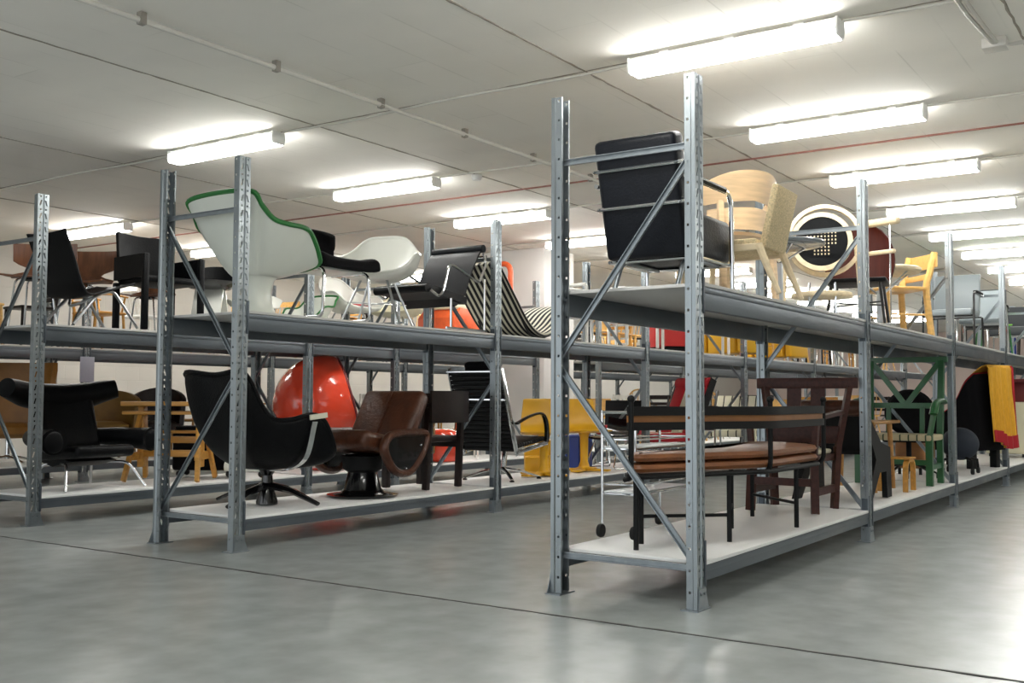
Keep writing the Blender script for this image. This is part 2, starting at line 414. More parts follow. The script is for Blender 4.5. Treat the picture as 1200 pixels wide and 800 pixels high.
tag(P('smoke_detector', B().lathe([(.05, 0), (.05, -.02), (.035, -.05), (0, -.05)], 16, (7.55, 5.53, CZ-.004)), 'lamp_body'), 'small round white sensor on a ceiling joint beside the middle lamps', 'sensor')

# ------------------------------------------------------------------ steel racks
HT = 2.5
def post_mesh():
    bm = bmesh.new(); cells = []
    z = 0
    while z < HT-1e-6:
        cells.append((z, z+.064, 'slot')); cells.append((z+.064, z+.1, 'dot')); z += .1
    def strip(p, q, kind, lean=1):
        p = Vector((*p, 0)); q = Vector((*q, 0)); d = q-p; w = d.length; d.normalize()
        if kind is None:
            a = [bm.verts.new(p), bm.verts.new(q), bm.verts.new(q+V(0, 0, HT)), bm.verts.new(p+V(0, 0, HT))]; bm.faces.new(a); return
        for z0, z1, t in cells:
            h = z1-z0; zc = (z0+z1)/2
            if kind == 'round' and t == 'slot':
                bm.faces.new([bm.verts.new(p+V(0, 0, z0)), bm.verts.new(q+V(0, 0, z0)), bm.verts.new(q+V(0, 0, z1)), bm.verts.new(p+V(0, 0, z1))]); continue
            if t == 'slot': hw, hh, ln = .006, .021, .006*lean
            else: hw, hh, ln = .0058, .0062, 0
            O = [p+V(0, 0, z0), q+V(0, 0, z0), q+V(0, 0, z1), p+V(0, 0, z1)]
            c = p+d*w/2+V(0, 0, zc)
            I = [c-d*(hw+ln)-V(0, 0, hh), c+d*(hw-ln)-V(0, 0, hh), c+d*(hw+ln)+V(0, 0, hh), c-d*(hw-ln)+V(0, 0, hh)]
            o_ = [bm.verts.new(v) for v in O]; i_ = [bm.verts.new(v) for v in I]
            for k in range(4): bm.faces.new((o_[k], o_[(k+1) % 4], i_[(k+1) % 4], i_[k]))
    w = .09; D = .056
    strip((.018, D), (.007, D), None); strip((.007, D), (.007, .024), 'round'); strip((.007, .024), (0, .018), None); strip((0, .018), (0, 0), None)
    strip((0, 0), (.01, 0), None); strip((.01, 0), (.036, 0), 'slot', 1); strip((.036, 0), (.04, .007), None); strip((.04, .007), (.05, .007), None); strip((.05, .007), (.054, 0), None)
    strip((.054, 0), (.08, 0), 'slot', -1); strip((.08, 0), (.09, 0), None)
    strip((.09, 0), (.09, .018), None); strip((.09, .018), (.083, .024), None); strip((.083, .024), (.083, D), 'round'); strip((.083, D), (.072, D), None)
    bmesh.ops.remove_doubles(bm, verts=bm.verts, dist=1e-5)
    b = B(); b.bm.free(); b.bm = bm; return b
def foot_mesh():
    b = B(); b.box(-.02, .125, -.012, .075, 0, .006)
    b.prism([(.006, .006), (.118, .006), (.092, .07), (.088, .1), (.012, .1)], -.006, -.002)
    b.lathe([(.007, 0), (.007, .006), (0, .006)], 6, m=Matrix.Translation((.03, -.006, .075)) @ Matrix.Rotation(PI/2, 4, 'X'))
    b.lathe([(.007, 0), (.007, .006), (0, .006)], 6, m=Matrix.Translation((.068, -.006, .075)) @ Matrix.Rotation(PI/2, 4, 'X'))
    return b
def channel(a, b_, w=.027, h=.015):
    m = B(); a = Vector(a); b_ = Vector(b_)
    m.bar(a, b_, w, .004, (1, 0, 0))
    d = (b_-a).normalized(); s = d.cross(V(1, 0, 0)).normalized()
    for k in (-1, 1): m.bar(a+s*k*w/2-V(h/2, 0, 0), b_+s*k*w/2-V(h/2, 0, 0), .004, h, (1, 0, 0))
    return m
protoU = protoF = None
FD = .788
def rack(label, xs, y0, mirror, lower=True, tag_plate=None):
    global protoU, protoF
    r = T('shelving_rack', label, 'shelving rack', (xs[0], y0, 0))
    def L(x): return x-xs[0]
    def link(proto, parent, loc, rz=0):
        o = proto.copy(); C.objects.link(o); o.parent = parent; o.location = loc; o.rotation_euler = (0, 0, rz); return o
    for i, x in enumerate(xs):
        for back in (0, 1):
            loc = (L(x)+(.09 if back else 0), FD if back else 0, 0)
            if protoU is None:
                protoU = P('upright', post_mesh(), 'steel', r, sol=.002, ang=1); u = protoU; u.location = loc
                protoU.data.polygons.foreach_set('use_smooth', [False]*len(protoU.data.polygons))
                protoF = P('foot_plate', foot_mesh(), 'steel_brace', u)
            else:
                u = link(protoU, r, loc, PI if back else 0); link(protoF, u, (0, 0, 0))
        xb = L(x)+.045; f, bk = .028, FD-.028
        P('horizontal_brace', channel((xb, f, 2.165), (xb, bk, 2.165)), 'steel_brace', r)
        P('horizontal_brace', channel((xb, f, .19), (xb, bk, .19)), 'steel_brace', r)
        if mirror: seg = [((xb, bk, 2.13), (xb, f, 1.17)), ((xb, f, 1.13), (xb, bk, .21))]
        else: seg = [((xb, f, 2.13), (xb, bk, 1.17)), ((xb, bk, 1.13), (xb, f, .21))]
        for a, b_ in seg: P('diagonal_brace', channel(a, b_), 'steel_brace', r)
    for i, (x, x2) in enumerate(zip(xs, xs[1:])):
        a, e = L(x)+.09, L(x2)
        for lev, (zb, zt) in enumerate(((.125, .198), (1.39, 1.5))):
            for back in (0, 1):
                ya, yb = (FD-.046, FD-.006) if back else (.006, .046)
                yo = yb if back else ya
                b = B(); b.box(a+.004, e-.004, ya, yb, zb, zt, .003)
                s = 1 if back else -1
                b.box(a+.004, e-.004, min(yo, yo+s*.005), max(yo, yo+s*.005), zt-.03, zt-.004, .002)
                P('beam', b, 'steel_dark', r)
                for xa, xc in ((a-.014, a+.004), (e-.004, e+.014)):
                    yy = FD if back else 0
                    b = B(); b.box(xa, xc, min(yy+s*.002, yy+s*.006), max(yy+s*.002, yy+s*.006), zb-.02, zb+.19, .001)
                    b.box((a if xa < a else e-.005), (a+.005 if xa < a else e), ya, yb, zb-.02, zb+.17, .001)
                    P('beam_connector', b, 'connector', r)
            b = B(); b.box(a+.006, e-.006, .0, FD, zt+.001, zt+.018, .0015)
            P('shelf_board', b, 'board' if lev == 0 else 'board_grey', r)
    return r
rack('galvanised steel two-tier rack at the right, nearest the camera', [4.434+2.82*i for i in range(8)], 1.988, False)
rack('galvanised steel two-tier rack in the middle, across the aisle', [4.407+2.82*i for i in range(8)], 5.0885, True)
rack('galvanised steel rack at the left edge, behind the middle one', [4.409, 7.23, 8.53, 11.34], 7.335, False)
rack('distant galvanised steel rack continuing beyond the white pillar', [13.0+2.82*i for i in range(5)], 7.335, False)
rk = rack('galvanised steel rack along the back wall, with a grey plate', [4.21+2.82*i for i in range(8)], 10.69, False)
P('sign_plate', B().box(2.82-.045, 2.82+.135, -.012, -.006, 1.13, 1.42, .002), 'plate', rk)

# ------------------------------------------------------------------ view
SC.view_settings.view_transform = 'Standard'; SC.view_settings.look = 'None'
SC.view_settings.exposure = 1.76; SC.view_settings.gamma = 1; SC.view_settings.use_curve_mapping = False
w = bpy.data.worlds.new('world'); SC.world = w; w.use_nodes = True
w.node_tree.nodes['Background'].inputs[0].default_value = (.93, .97, 1, 1); w.node_tree.nodes['Background'].inputs[1].default_value = .55
# ================================================================== helpers for seats
UP, LO = 1.5245, .2255          # tops of the upper and lower shelf boards
def panel(w, h, curvx=.05, n=9, m=7, lean=0, top=None):
    """upright panel in the YZ plane, bowed towards +x at both sides; top(u)->height factor"""
    rows = []
    for i in range(m+1):
        t = i/m; r = []
        for j in range(n+1):
            u = -1+2*j/n
            hh = h*(top(u) if top else 1)
            r.append((curvx*u*u-lean*t*h, u*w/2, t*hh))
        rows.append(r)
    return rows
def star_base(b, r, z0, z1, n=5, hub=.035, th=.018, w=.03, rot=0):
    for k in range(n):
        a = rot+2*PI*k/n; d = V(math.cos(a), math.sin(a), 0)
        b.tube([V(0, 0, z1)+d*hub*.5, V(0, 0, z1*.75+z0*.25)+d*r*.5, d*r+V(0, 0, z0+th)], [w, w*.75, w*.5], 8, flat=(.55, 1))
    return b

# ================================================================== NEAREST RACK, upper shelf
t = T('armchair', 'black leather box armchair with chrome tube frame at the near end of the upper shelf', 'armchair', (4.94, 2.36, UP), 0)
lean = Matrix.Translation((-.23, 0, .155)) @ Matrix.Rotation(R(-14), 4, 'Y')
b = B(); b.box(-.05, .07, -.225, .225, 0, .61, .03, 3); b.xf(lean); P('backrest', b, 'navy_leather', t)
b = B(); b.box(-.2, .28, -.225, .225, .16, .39, .03, 3); P('seat', b, 'navy_leather', t)
for z in (.27, .46):
    b = B(); b.tube(fillet([(.0, -.236, z), (-.062, -.236, z), (-.062, .236, z), (.0, .236, z)], .03), .01, 8); b.xf(lean); P('back_bar', b, 'chrome', t)
for s in (-1, 1):
    y = s*.25
    b = B(); b.tube(fillet([(-.34, y, .53), (.22, y, .53), (.24, y, 0)], .08), .0125, 10); P('arm_frame', b, 'chrome', t)
    b = B(); b.tube([(-.24, y, .535), (.13, y, .535)], .018, 8); P('armrest', b, 'black_leather', t)
    b = B(); b.tube(fillet([(.22, y*.7, .15), (-.2, y*.7, .15), (-.28, y*.7, 0)], .06), .013, 10); P('leg', b, 'steel_brace', t)
b = B()
for y in (-.25, .25): b.tube([(-.22, y*.95, .15), (.22, y*.95, .15)], .01, 8)
for x in (-.2, .22): b.tube([(x, -.24, .15), (x, .24, .15)], .01, 8)
P('seat_frame', b, 'chrome', t)

t = T('plywood_chair', 'pale oak plywood chair with a broad curved slotted back, behind the black armchair', 'chair', (6.0, 2.5, UP), 62)
rows_hi, rows_lo = [], []
for i in range(7):
    hi, lo = [], []
    for j in range(21):
        a = R(-88+176*j/20); u = abs(j-10)/10
        top = .8-.15*u**2.2; mid = .625-.04*u; r = .275+.02*i/6
        z = mid+(top-mid)*i/6
        hi.append((-r*math.cos(a)-.02*i/6, r*1.02*math.sin(a), z))
        z2 = .45+(.585-.02*u-.45)*i/6
        lo.append((-.26*math.cos(a)*1.02, .255*math.sin(a)*1.02, z2))
    rows_hi.append(hi); rows_lo.append(lo[3:18])
b = B(); b.sheet(rows_hi, .012); P('backrest', b, 'oak', t)
b = B(); b.sheet(rows_lo, .012); P('lower_back', b, 'oak', t)
b = B(); b.prism([(.24*math.cos(R(k*15)), .24*math.sin(R(k*15))) for k in range(24)], .42, .44, 'z'); P('seat', b, 'oak', t)
for s in (-1, 1):
    b = B(); b.bar((.2, s*.2, 0), (.18, s*.19, .42), .035, .03); P('leg', b, 'oak', t)
    b = B(); b.bar((-.24, s*.2, 0), (-.2, s*.19, .62), .035, .03); P('leg', b, 'oak', t)

t = T('side_chair', 'straw-coloured woven chair with a tall leaning back and blond legs', 'chair', (5.47, 2.2, UP), 92)
lean = Matrix.Translation((-.2, 0, .26)) @ Matrix.Rotation(R(-13), 4, 'Y')
b = B(); b.box(-.02, .02, -.17, .17, 0, .34, .01, 2); b.xf(lean); P('backrest', b, 'woven', t)
b = B(); b.box(-.18, .24, -.205, .205, .255, .305, .015, 2); P('seat', b, 'woven', t)
for y in (-.2, .2):
    b = B(); b.box(-.2, .24, y-.014, y+.014, .24, .275, .004); P('seat_rail', b, 'birch', t)
    b = B(); b.tube([(.22, y, .27), (.225, y, .15), (.235, y, 0)], [.02, .018, .014], 8); P('leg', b, 'birch', t)
    b = B(); b.tube([(-.19, y, .27), (-.24, y, .14), (-.3, y, 0)], [.022, .019, .014], 8); P('leg', b, 'birch', t)

t = T('bar_table', 'small round smoked-grey table on a steel stem beside the woven chair', 'table', (6.7, 2.4, UP), 0)
b = B(); b.lathe([(0, .455), (.25, .455), (.295, .465), (.3, .48), (.29, .49), (.2, .485), (0, .485)], 40); P('tabletop', b, 'grey_glass', t)
b = B(); b.tube([(0, 0, .02), (0, 0, .35)], .024, 14); P('stem', b, 'satin', t)
for k in range(4):
    a = PI/4+k*PI/2; b = B(); b.tube([(0, 0, .34), (.19*math.cos(a), .19*math.sin(a), .46)], .007, 6); P('strut', b, 'chrome', t)
b = B(); b.lathe([(0, 0), (.16, 0), (.16, .01), (.03, .025), (0, .025)], 28); P('base', b, 'satin', t)

t = T('ring_chair', 'blond bentwood chair with a round black perforated back in double wooden rings', 'chair', (7.66, 2.42, UP), 200)
def ring(b, r, w, th, x, zc, n=48, y=0):
    o_ = [(r*math.cos(2*PI*k/n), r*math.sin(2*PI*k/n)) for k in range(n)]
    bm = bmesh.new(); L = []
    for rr, xx in ((r-w/2, x-th/2), (r+w/2, x-th/2), (r+w/2, x+th/2), (r-w/2, x+th/2)):
        L.append([bm.verts.new((xx, y+rr*math.cos(2*PI*k/n), zc+rr*math.sin(2*PI*k/n))) for k in range(n)])
    for a in range(4):
        A, D = L[a], L[(a+1) % 4]
        for k in range(n): bm.faces.new((A[k], A[(k+1) % n], D[(k+1) % n], D[k]))
    bmesh.ops.recalc_face_normals(bm, faces=bm.faces); return b.add(bm)
tl = Matrix.Translation((0, 0, .61)) @ Matrix.Rotation(R(-6), 4, 'Y') @ Matrix.Translation((0, 0, -.43))
b = ring(B(), .205, .035, .03, .04, .43); b.xf(tl); P('inner_ring', b, 'birch', t)
b = ring(B(), .262, .03, .035, -.05, .46, y=.025); b.xf(tl); P('outer_ring', b, 'birch', t)
b = B()
rx_ = Matrix.Rotation(PI/2, 4, 'Y')
b.lathe([(0, .03), (.19, .03), (.192, .04), (.19, .05), (0, .052)], 40, m=Matrix.Translation((0, 0, .43)) @ rx_); b.xf(tl); P('back_disc', b, 'black_leather', t)
b = B()
for i in range(9):
    for j in range(7):
        if j < 3 and not 2 <= i <= 6: continue
        y, z = (i-4)*.025, .43+(j-3.6)*.027
        b.box(.05, .0545, y-.005, y+.005, z-.006, z+.006)
b.xf(tl); P('hole_pattern', b, 'birch', t)
for s in (-1, 1):
    b = B(); b.tube(curve([(-.06, s*.25, .62), (-.05, s*.27, .35), (-.02, s*.28, .12), (0, s*.29, 0)], 6), .017, 8); P('leg', b, 'birch', t)
    for dx in (.06, .14):
        b = B(); b.tube([(dx, s*.09, .3), (dx, s*.1, 0)], .007, 6); P('rod', b, 'chrome', t)
b = B(); b.prism([(.22*math.cos(2*PI*k/24)-.02, .22*math.sin(2*PI*k/24)) for k in range(24)], .2, .235, 'z', .006); P('seat', b, 'birch', t)
for s in (-1, 1):
    b = B(); b.box(-.07, .05, s*.215-.012, s*.215+.012, .58, .62, .004); P('spacer', b, 'birch', t)

t = T('oval_back_chair', 'mahogany chair with a tall oval veneered back and black seat, by the second steel post', 'chair', (8.32, 2.34, UP), 190)
rows = []
for i in range(11):
    q = i/10; wv = .27*math.sqrt(max(.02, 1-((q-.38)/.66)**2)); r = []
    for j in range(11):
        u = -1+2*j/10; r.append((.06*u*u-.16*q-.14, u*wv, .36+.5*q))
    rows.append(r)
b = B(); b.sheet(rows, .014); P('backrest', b, 'mahogany', t)
b = B(); b.box(-.22, .24, -.23, .23, .35, .385, .012); P('seat', b, 'black_leather', t)
for x in (-.2, .22):
    for s in (-1, 1):
        b = B(); b.tube([(x*.85, s*.18, .35), (x, s*.22, 0)], .012, 8); P('leg', b, 'black_paint', t)
b = B(); b.tube([(.19, .2, .2), (-.19, -.2, .2)], .006, 6); b.tube([(.19, -.2, .2), (-.19, .2, .2)], .006, 6); P('cross_stretcher', b, 'black_paint', t)
t = T('clothes_valet', 'light wooden crossbar on two thin steel rods in front of the mahogany back', 'valet stand', (7.95, 2.09, UP), -20)
b = B(); b.box(-.03, .03, -.19, .19, .745, .8, .02, 3); P('crossbar', b, 'birch', t)
for y in (-.11, .11):
    b = B(); b.tube([(0, y, .01), (0, y, .75)], .006, 8); P('rod', b, 'chrome', t)
b = B(); b.box(-.05, .05, -.125, .125, 0, .012, .004); P('base', b, 'chrome', t)
b = B(); b.box(-.02, .02, -.15, .15, .53, .56, .008); P('lower_bar', b, 'birch', t)
t = T('round_table', 'round blond-rimmed table on a grey steel column with splayed struts', 'table', (9.05, 2.36, UP), 0)
b = B(); b.lathe([(0, .515), (.32, .515), (.335, .53), (.335, .55), (.32, .56), (0, .56)], 44); P('tabletop', b, 'birch', t)
b = B(); b.tube([(0, 0, .015), (0, 0, .37)], .03, 16); P('column', b, 'satin', t)
for k in range(6):
    a = k*PI/3+.2; b = B(); b.tube([(.02*math.cos(a), .02*math.sin(a), .34), (.26*math.cos(a), .26*math.sin(a), .52)], .008, 6); P('strut', b, 'satin', t)
b = B(); b.lathe([(0, 0), (.17, 0), (.17, .01), (.04, .02), (0, .02)], 28); P('base', b, 'satin', t)
def wood_frame_chair(name, label, cat, loc, rz, m, seatm=None, h=.82, w=.46, group=None, arms=False, spindles=0, slats=2, legr=.018, crest=.07):
    t = T(name, label, cat, loc, rz, group)
    b = B(); b.box(-.2, .22, -w/2, w/2, .42, .45, .012); P('seat', b, seatm or m, t)
    for s in (-1, 1):
        b = B(); b.tube([(.19, s*(w/2-.03), .42), (.21, s*(w/2-.015), 0)], [legr, legr*.8], 8); P('leg', b, m, t)
        b = B(); b.tube(curve([(-.22, s*(w/2-.015), 0), (-.185, s*(w/2-.03), .42), (-.22, s*(w/2-.03), h*.75), (-.27, s*(w/2-.03), h)], 4), legr, 8); P('leg', b, m, t)
        if arms:
            b = B(); b.tube(curve([(-.23, s*(w/2-.02), .64), (0, s*(w/2+.03), .65), (.2, s*(w/2+.03), .63)], 5), .016, 8, flat=(.7, 1.4)); P('armrest', b, m, t)
            b = B(); b.tube([(.16, s*(w/2-.02), .43), (.17, s*(w/2+.03), .63)], .012, 8); P('arm_post', b, m, t)
    b = B(); b.sheet([[(-.27+.03*(1-u*u)*-1, u*w/2, z) for u in [k/4-1 for k in range(9)]] for z in (h-crest, h)], .02); P('crest_rail', b, m, t)
    if spindles:
        for k in range(spindles):
            y = (k-(spindles-1)/2)*(w-.12)/max(1, spindles-1)
            b = B(); b.tube([(-.19, y*.9, .45), (-.285, y, h-crest*.6)], .007, 6); P('spindle', b, m, t)
    else:
        for k in range(slats):
            z = .52+k*(h-crest-.56)/max(1, slats)
            b = B(); x = -.2-.07*(z-.45)/(h-.45); b.box(x-.012, x+.006, -(w/2-.035), w/2-.035, z, z+.05, .005); P('back_slat', b, m, t)
    for z, x0, x1 in ((.2, -.2, .2),):
        for s in (-1, 1):
            b = B(); b.tube([(x0, s*(w/2-.022), z), (x1, s*(w/2-.022), z)], .009, 6); P('stretcher', b, m, t)
    return t
wood_frame_chair('wooden_chair', 'golden wooden chair with broad legs standing under the round blond table', 'chair', (9.71, 2.4, UP), 135, 'beech', h=.76, legr=.03, slats=1, crest=.13)

# far end of the upper shelf
def tub_frame_chair(name, label, cat, loc, rz, m, frame, h=.85, w=.5, group=None, seat_t=.07, arms=True, lean=.2, back_t=.05, r=.012):
    """square-ish upholstered seat and back carried by two tube sides"""
    t = T(name, label, cat, loc, rz, group)
    b = B(); b.box(-.2, .27, -w/2, w/2, .36, .36+seat_t, .02, 2); P('seat', b, m, t)
    b = B(); b.box(-back_t/2, back_t/2, -w/2, w/2, 0, h-.38, .02, 2); b.xf(Matrix.Translation((-.2, 0, .38)) @ Matrix.Rotation(-lean, 4, 'Y')); P('backrest', b, m, t)
    for s in (-1, 1):
        y = s*(w/2+.02)
        b = B()
        if arms: b.tube(fillet([(-.28, y, .6), (.24, y, .6), (.26, y, .012), (-.26, y, .012), (-.22, y, .36)], .06), r, 8)
        else: b.tube(fillet([(.24, y*.9, .36), (.26, y*.9, .012), (-.26, y*.9, .012), (-.22, y*.9, .36)], .05), r, 8)
        P('side_frame', b, frame, t)
        if arms:
            b = B(); b.box(-.2, .16, y-.022, y+.022, .605, .63, .008); P('armrest', b, 'black_matt', t)
    b = B(); b.tube([(-.2, -w/2-.02, .36), (-.2, w/2+.02, .36)], r*.9, 8); b.tube([(.22, -w/2-.02, .355), (.22, w/2+.02, .355)], r*.9, 8); P('cross_tube', b, frame, t)
    return t
tub_frame_chair('leather_chair', 'pale grey leather chair with black frame past the third post of the upper shelf', 'chair', (12.2, 2.4, UP), 180, 'grey_leather', 'black_paint', h=.86, w=.48)
t = T('hoop_armchair', 'grey chair with tall chrome hoop arms near the far end of the upper shelf', 'chair', (13.32, 2.3, UP), 180)
for s in (-1, 1):
    b = B(); b.tube(curve([(.24, s*.24, 0), (.22, s*.24, .35), (.1, s*.24, .58), (-.06, s*.24, .58), (-.2, s*.24, .35), (-.24, s*.24, 0)], 6), .018, 8); P('hoop_arm', b, 'chrome', t)
b = B(); b.box(-.22, .22, -.22, .22, .34, .4, .02); P('seat', b, 'grey_leather', t)
b = B(); b.sheet(panel(.44, .34, .05, lean=.2), .03); b.xf(Matrix.Translation((-.2, 0, .42))); P('backrest', b, 'grey_leather', t)
tub_frame_chair('stacking_chair', 'charcoal upholstered chair with rounded back behind the chrome hoop arms', 'chair', (14.25, 2.42, UP), 185, 'dark_grey', 'black_paint', h=.88, w=.46)
t = T('lime_chair', 'lime green moulded chair glimpsed beside the fourth post of the upper shelf', 'chair', (14.95, 2.45, UP), 200)
b = B(); b.sheet(panel(.4, .5, .06, lean=.18, top=lambda u: 1-.15*u*u), .012); b.xf(Matrix.Translation((-.17, 0, .43))); P('backrest', b, 'lime', t)
b = B(); b.box(-.2, .22, -.2, .2, .415, .435, .008); P('seat', b, 'lime', t)
for x in (-.17, .19):
    for s in (-1, 1):
        b = B(); b.tube([(x, s*.16, .42), (x*1.2, s*.19, 0)], .011, 8); P('leg', b, 'green_trim', t)
tub_frame_chair('lounge_chair', 'wide dark grey lounge chair at the right edge of the upper shelf', 'chair', (16.3, 2.4, UP), 180, 'dark_grey', 'chrome', h=.8, w=.56, seat_t=.12, back_t=.1)
t = T('blue_rail_chair', 'chair with bright blue side rails at the right edge of the photo', 'chair', (17.1, 2.3, UP), 180)
b = B(); b.box(-.2, .22, -.22, .22, .4, .43, .01); P('seat', b, 'white_plastic', t)
for s in (-1, 1):
    b = B(); b.tube(fillet([(.2, s*.23, 0), (.18, s*.23, .62), (-.2, s*.23, .66), (-.24, s*.23, 0)], .04), .016, 8); P('side_rail', b, 'blue', t)
b = B(); b.sheet(panel(.44, .4, .04, lean=.15), .014); b.xf(Matrix.Translation((-.19, 0, .44))); P('backrest', b, 'white_plastic', t)

# ================================================================== NEAREST RACK, lower shelf
t = T('corner_bench', 'tan leather bench with black steel frame and strapped leather back on the lower shelf', 'bench', (0, 0, LO), 0)
A_, B_, C_, D_ = V(4.55, 2.375, 0), V(5.42, 2.0, 0), V(6.3, 2.0, 0), V(6.5, 2.42, 0)
A2, B2_, = V(4.76, 2.54, 0), V(5.45, 2.32, 0)
out = fillet([A_, B_, C_, D_, V(6.4, 2.55, 0), V(5.95, 2.45, 0), B2_, A2], .12, 6, True)
def cushion(z0, z1, g):
    b = B(); c = sum(out, Vector())/len(out)
    rows = []
    prof = [(.05, z0), (.012, z0+.008), (0, (z0+z1)/2), (.012, z1-.008), (.05, z1)]
    # inset along the local normal
    N = len(out); nr = []
    for i in range(N):
        d = (out[(i+1) % N]-out[i-1]).normalized(); nr.append(V(-d.y, d.x, 0))
    bm = bmesh.new(); L = []
    for ins, z in prof: L.append([bm.verts.new((out[k].x+nr[k].x*(ins+g), out[k].y+nr[k].y*(ins+g), z)) for k in range(N)])
    for a, e in zip(L, L[1:]):
        for k in range(N): bm.faces.new((a[k], a[(k+1) % N], e[(k+1) % N], e[k]))
    bm.faces.new(L[0][::-1]); bm.faces.new(L[-1]); bmesh.ops.recalc_face_normals(bm, faces=bm.faces)
    return b.add(bm)
P('seat_cushion', cushion(.425, .475, .004), 'tan_leather', t, label='upper tan leather cushion')
P('seat_pad', cushion(.372, .423, .0), 'tan_leather', t)
b = B(); b.tube([Vector((p.x, p.y, .358)) for p in out], .013, 8, True); P('seat_frame', b, 'black_matt', t)
def strip(pts, z0, z1, th):
    b = B(); q = fillet(pts, .1, 5); b.sheet([[Vector((p.x, p.y, z)) for p in q] for z in (z0, z1)], th); return b
back = [A_+V(-.03, .015, 0), B_+V(-.02, -.02, 0), C_+V(.02, -.01, 0), C_+V(.1, .1, 0)]
P('back_strap', strip(back, .625, .662, .012), 'tan_edge', t, label='tan leather strip set in the black back')
P('back_band', strip([p+V(-.004, -.006, 0) for p in back], .66, .705, .02), 'black_matt', t)
P('back_band', strip([p+V(-.004, -.006, 0) for p in back], .588, .628, .02), 'black_matt', t)
for p, q in ((A_+V(-.02, .0, 0), V(.03, .05, 0)), (B_, V(.08, .09, 0)), (C_+V(.03, 0, 0), V(-.03, .12, 0))):
    b = B(); b.tube(fillet([p+V(0, 0, .735), p+V(0, 0, .355), p+q+V(0, 0, .345)], .07), .014, 8)
    b.sphere((p.x, p.y, .742), .019, 12); P('back_post', b, 'black_matt', t)
legs = [(4.61, 2.39), (5.16, 2.13), (5.97, 2.05), (6.36, 2.47), (5.7, 2.34), (4.82, 2.47)]
for x, y in legs:
    b = B(); b.tube([(x, y, .36), (x, y, 0)], .014, 8); P('leg', b, 'black_matt', t)
for p, q in (((4.82, 2.47), (5.16, 2.13)), ((5.16, 2.13), (5.7, 2.34)), ((5.97, 2.05), (6.36, 2.47))):
    b = B(); b.tube([(*p, .14), (*q, .14)], .009, 6); P('stretcher', b, 'black_matt', t)

t = T('serving_trolley', 'chrome serving trolley with two clear shelves on black castors, behind the tan bench', 'trolley', (5.29, 2.7, LO), 0)
for z in (.475, .235):
    b = B(); b.box(-.36, .34, -.13, .05, z, z+.012, .004); P('shelf', b, 'trolley_shelf', t)
    b = B(); b.tube(fillet([(-.36, -.14, z+.05), (.34, -.14, z+.05), (.34, .06, z+.05), (-.36, .06, z+.05)], .03, 4, True), .005, 6, True)
    b.tube(fillet([(-.36, -.14, z), (.34, -.14, z), (.34, .06, z), (-.36, .06, z)], .03, 4, True), .007, 6, True); P('shelf_rail', b, 'chrome', t)
for x in (-.36, .34):
    for y in (-.14, .06):
        b = B(); b.tube([(x, y, .075), (x, y, .68)], .008, 8); p = P('post', b, 'chrome', t)
        b = B(); b.lathe([(.012, -.011), (.034, -.011), (.037, 0), (.034, .011), (.012, .011)], 20, m=Matrix.Translation((x-.015, y, .037)) @ Matrix.Rotation(PI/2, 4, 'X')); P('castor', b, 'black_rubber', p)
b = B(); b.tube(fillet([(-.36, -.14, .67), (-.36, .06, .67)], .01), .008, 8); b.tube([(-.36, -.14, .67), (.34, -.14, .67)], .006, 6); P('handle', b, 'chrome', t)

t = T('armchair', 'dark reddish wooden armchair with a wide top rail and two broad back slats', 'armchair', (6.95, 2.4, LO), 180)
m = 'red_wood'
b = B(); b.box(-.285, -.255, -.36, .36, .82, .895, .006); P('crest_rail', b, m, t)
for s in (-1, 1):
    b = B(); b.bar((-.2, s*.21, 0), (-.22, s*.23, .42), .05, .04); b.bar((-.22, s*.23, .4), (-.27, s*.3, .83), .05, .035); P('leg', b, m, t)
    b = B(); b.bar((.24, s*.22, 0), (.22, s*.21, .36), .05, .045); b.bar((.22, s*.21, .34), (.22, s*.23, .62), .04, .035); P('leg', b, m, t)
    b = B(); b.bar((-.26, s*.255, .66), (.26, s*.245, .62), .055, .025); P('armrest', b, m, t)
    b = B(); b.bar((-.2, s*.21, .14), (.23, s*.22, .14), .025, .05); P('side_rail', b, m, t)
    b = B(); b.bar((-.235, s*.085, .42), (-.268, s*.085, .83), .1, .014, (1, 0, 0)); P('back_slat', b, m, t)
b = B(); b.box(-.25, -.225, -.24, .24, .44, .56, .004); P('lower_back', b, m, t)
b = B(); b.box(-.22, .24, -.22, .22, .33, .375, .006); P('seat', b, m, t)
b = B(); b.box(-.19, .22, -.2, .2, .375, .41, .015, 3); P('cushion', b, 'cream_fabric', t, label='pale seat cushion')
b = B(); b.bar((.23, -.21, .2), (.23, .21, .2), .025, .05); P('front_rail', b, m, t)

t = T('panel_chair', 'black angular panel chair with a round brown leather neck roll, beside the reddish wooden armchair', 'chair', (7.98, 2.38, LO), 0)
prof = [(.3, 0), (.3, .34), (.22, .38), (-.1, .42), (-.34, .62), (-.4, .58), (-.12, .28), (-.3, 0), (-.2, 0), (-.02, .2), (.18, .2), (.18, 0)]
for s in (-1, 1):
    b = B(); b.prism([(.33, 0), (.3, .38), (.05, .42), (-.3, .64), (-.36, .6), (-.1, .3), (-.34, 0), (-.22, 0), (0, .2), (.18, .2), (.2, 0)], s*.26-.02, s*.26+.02, 'y'); P('side_panel', b, 'black_matt', t)
b = B(); b.bar((-.02, 0, .36), (-.32, 0, .64), .5, .025, (1, 0, 1)); P('backrest', b, 'black_matt', t)
b = B(); b.box(-.04, .28, -.25, .25, .33, .36, .004); P('seat', b, 'black_matt', t)
b = B(); b.tube([(-.31, -.24, .68), (-.31, -.22, .68), (-.31, .22, .68), (-.31, .24, .68)], [.045, .06, .06, .045], 16); P('neck_roll', b, 'brown_leather', t, label='brown leather neck roll')

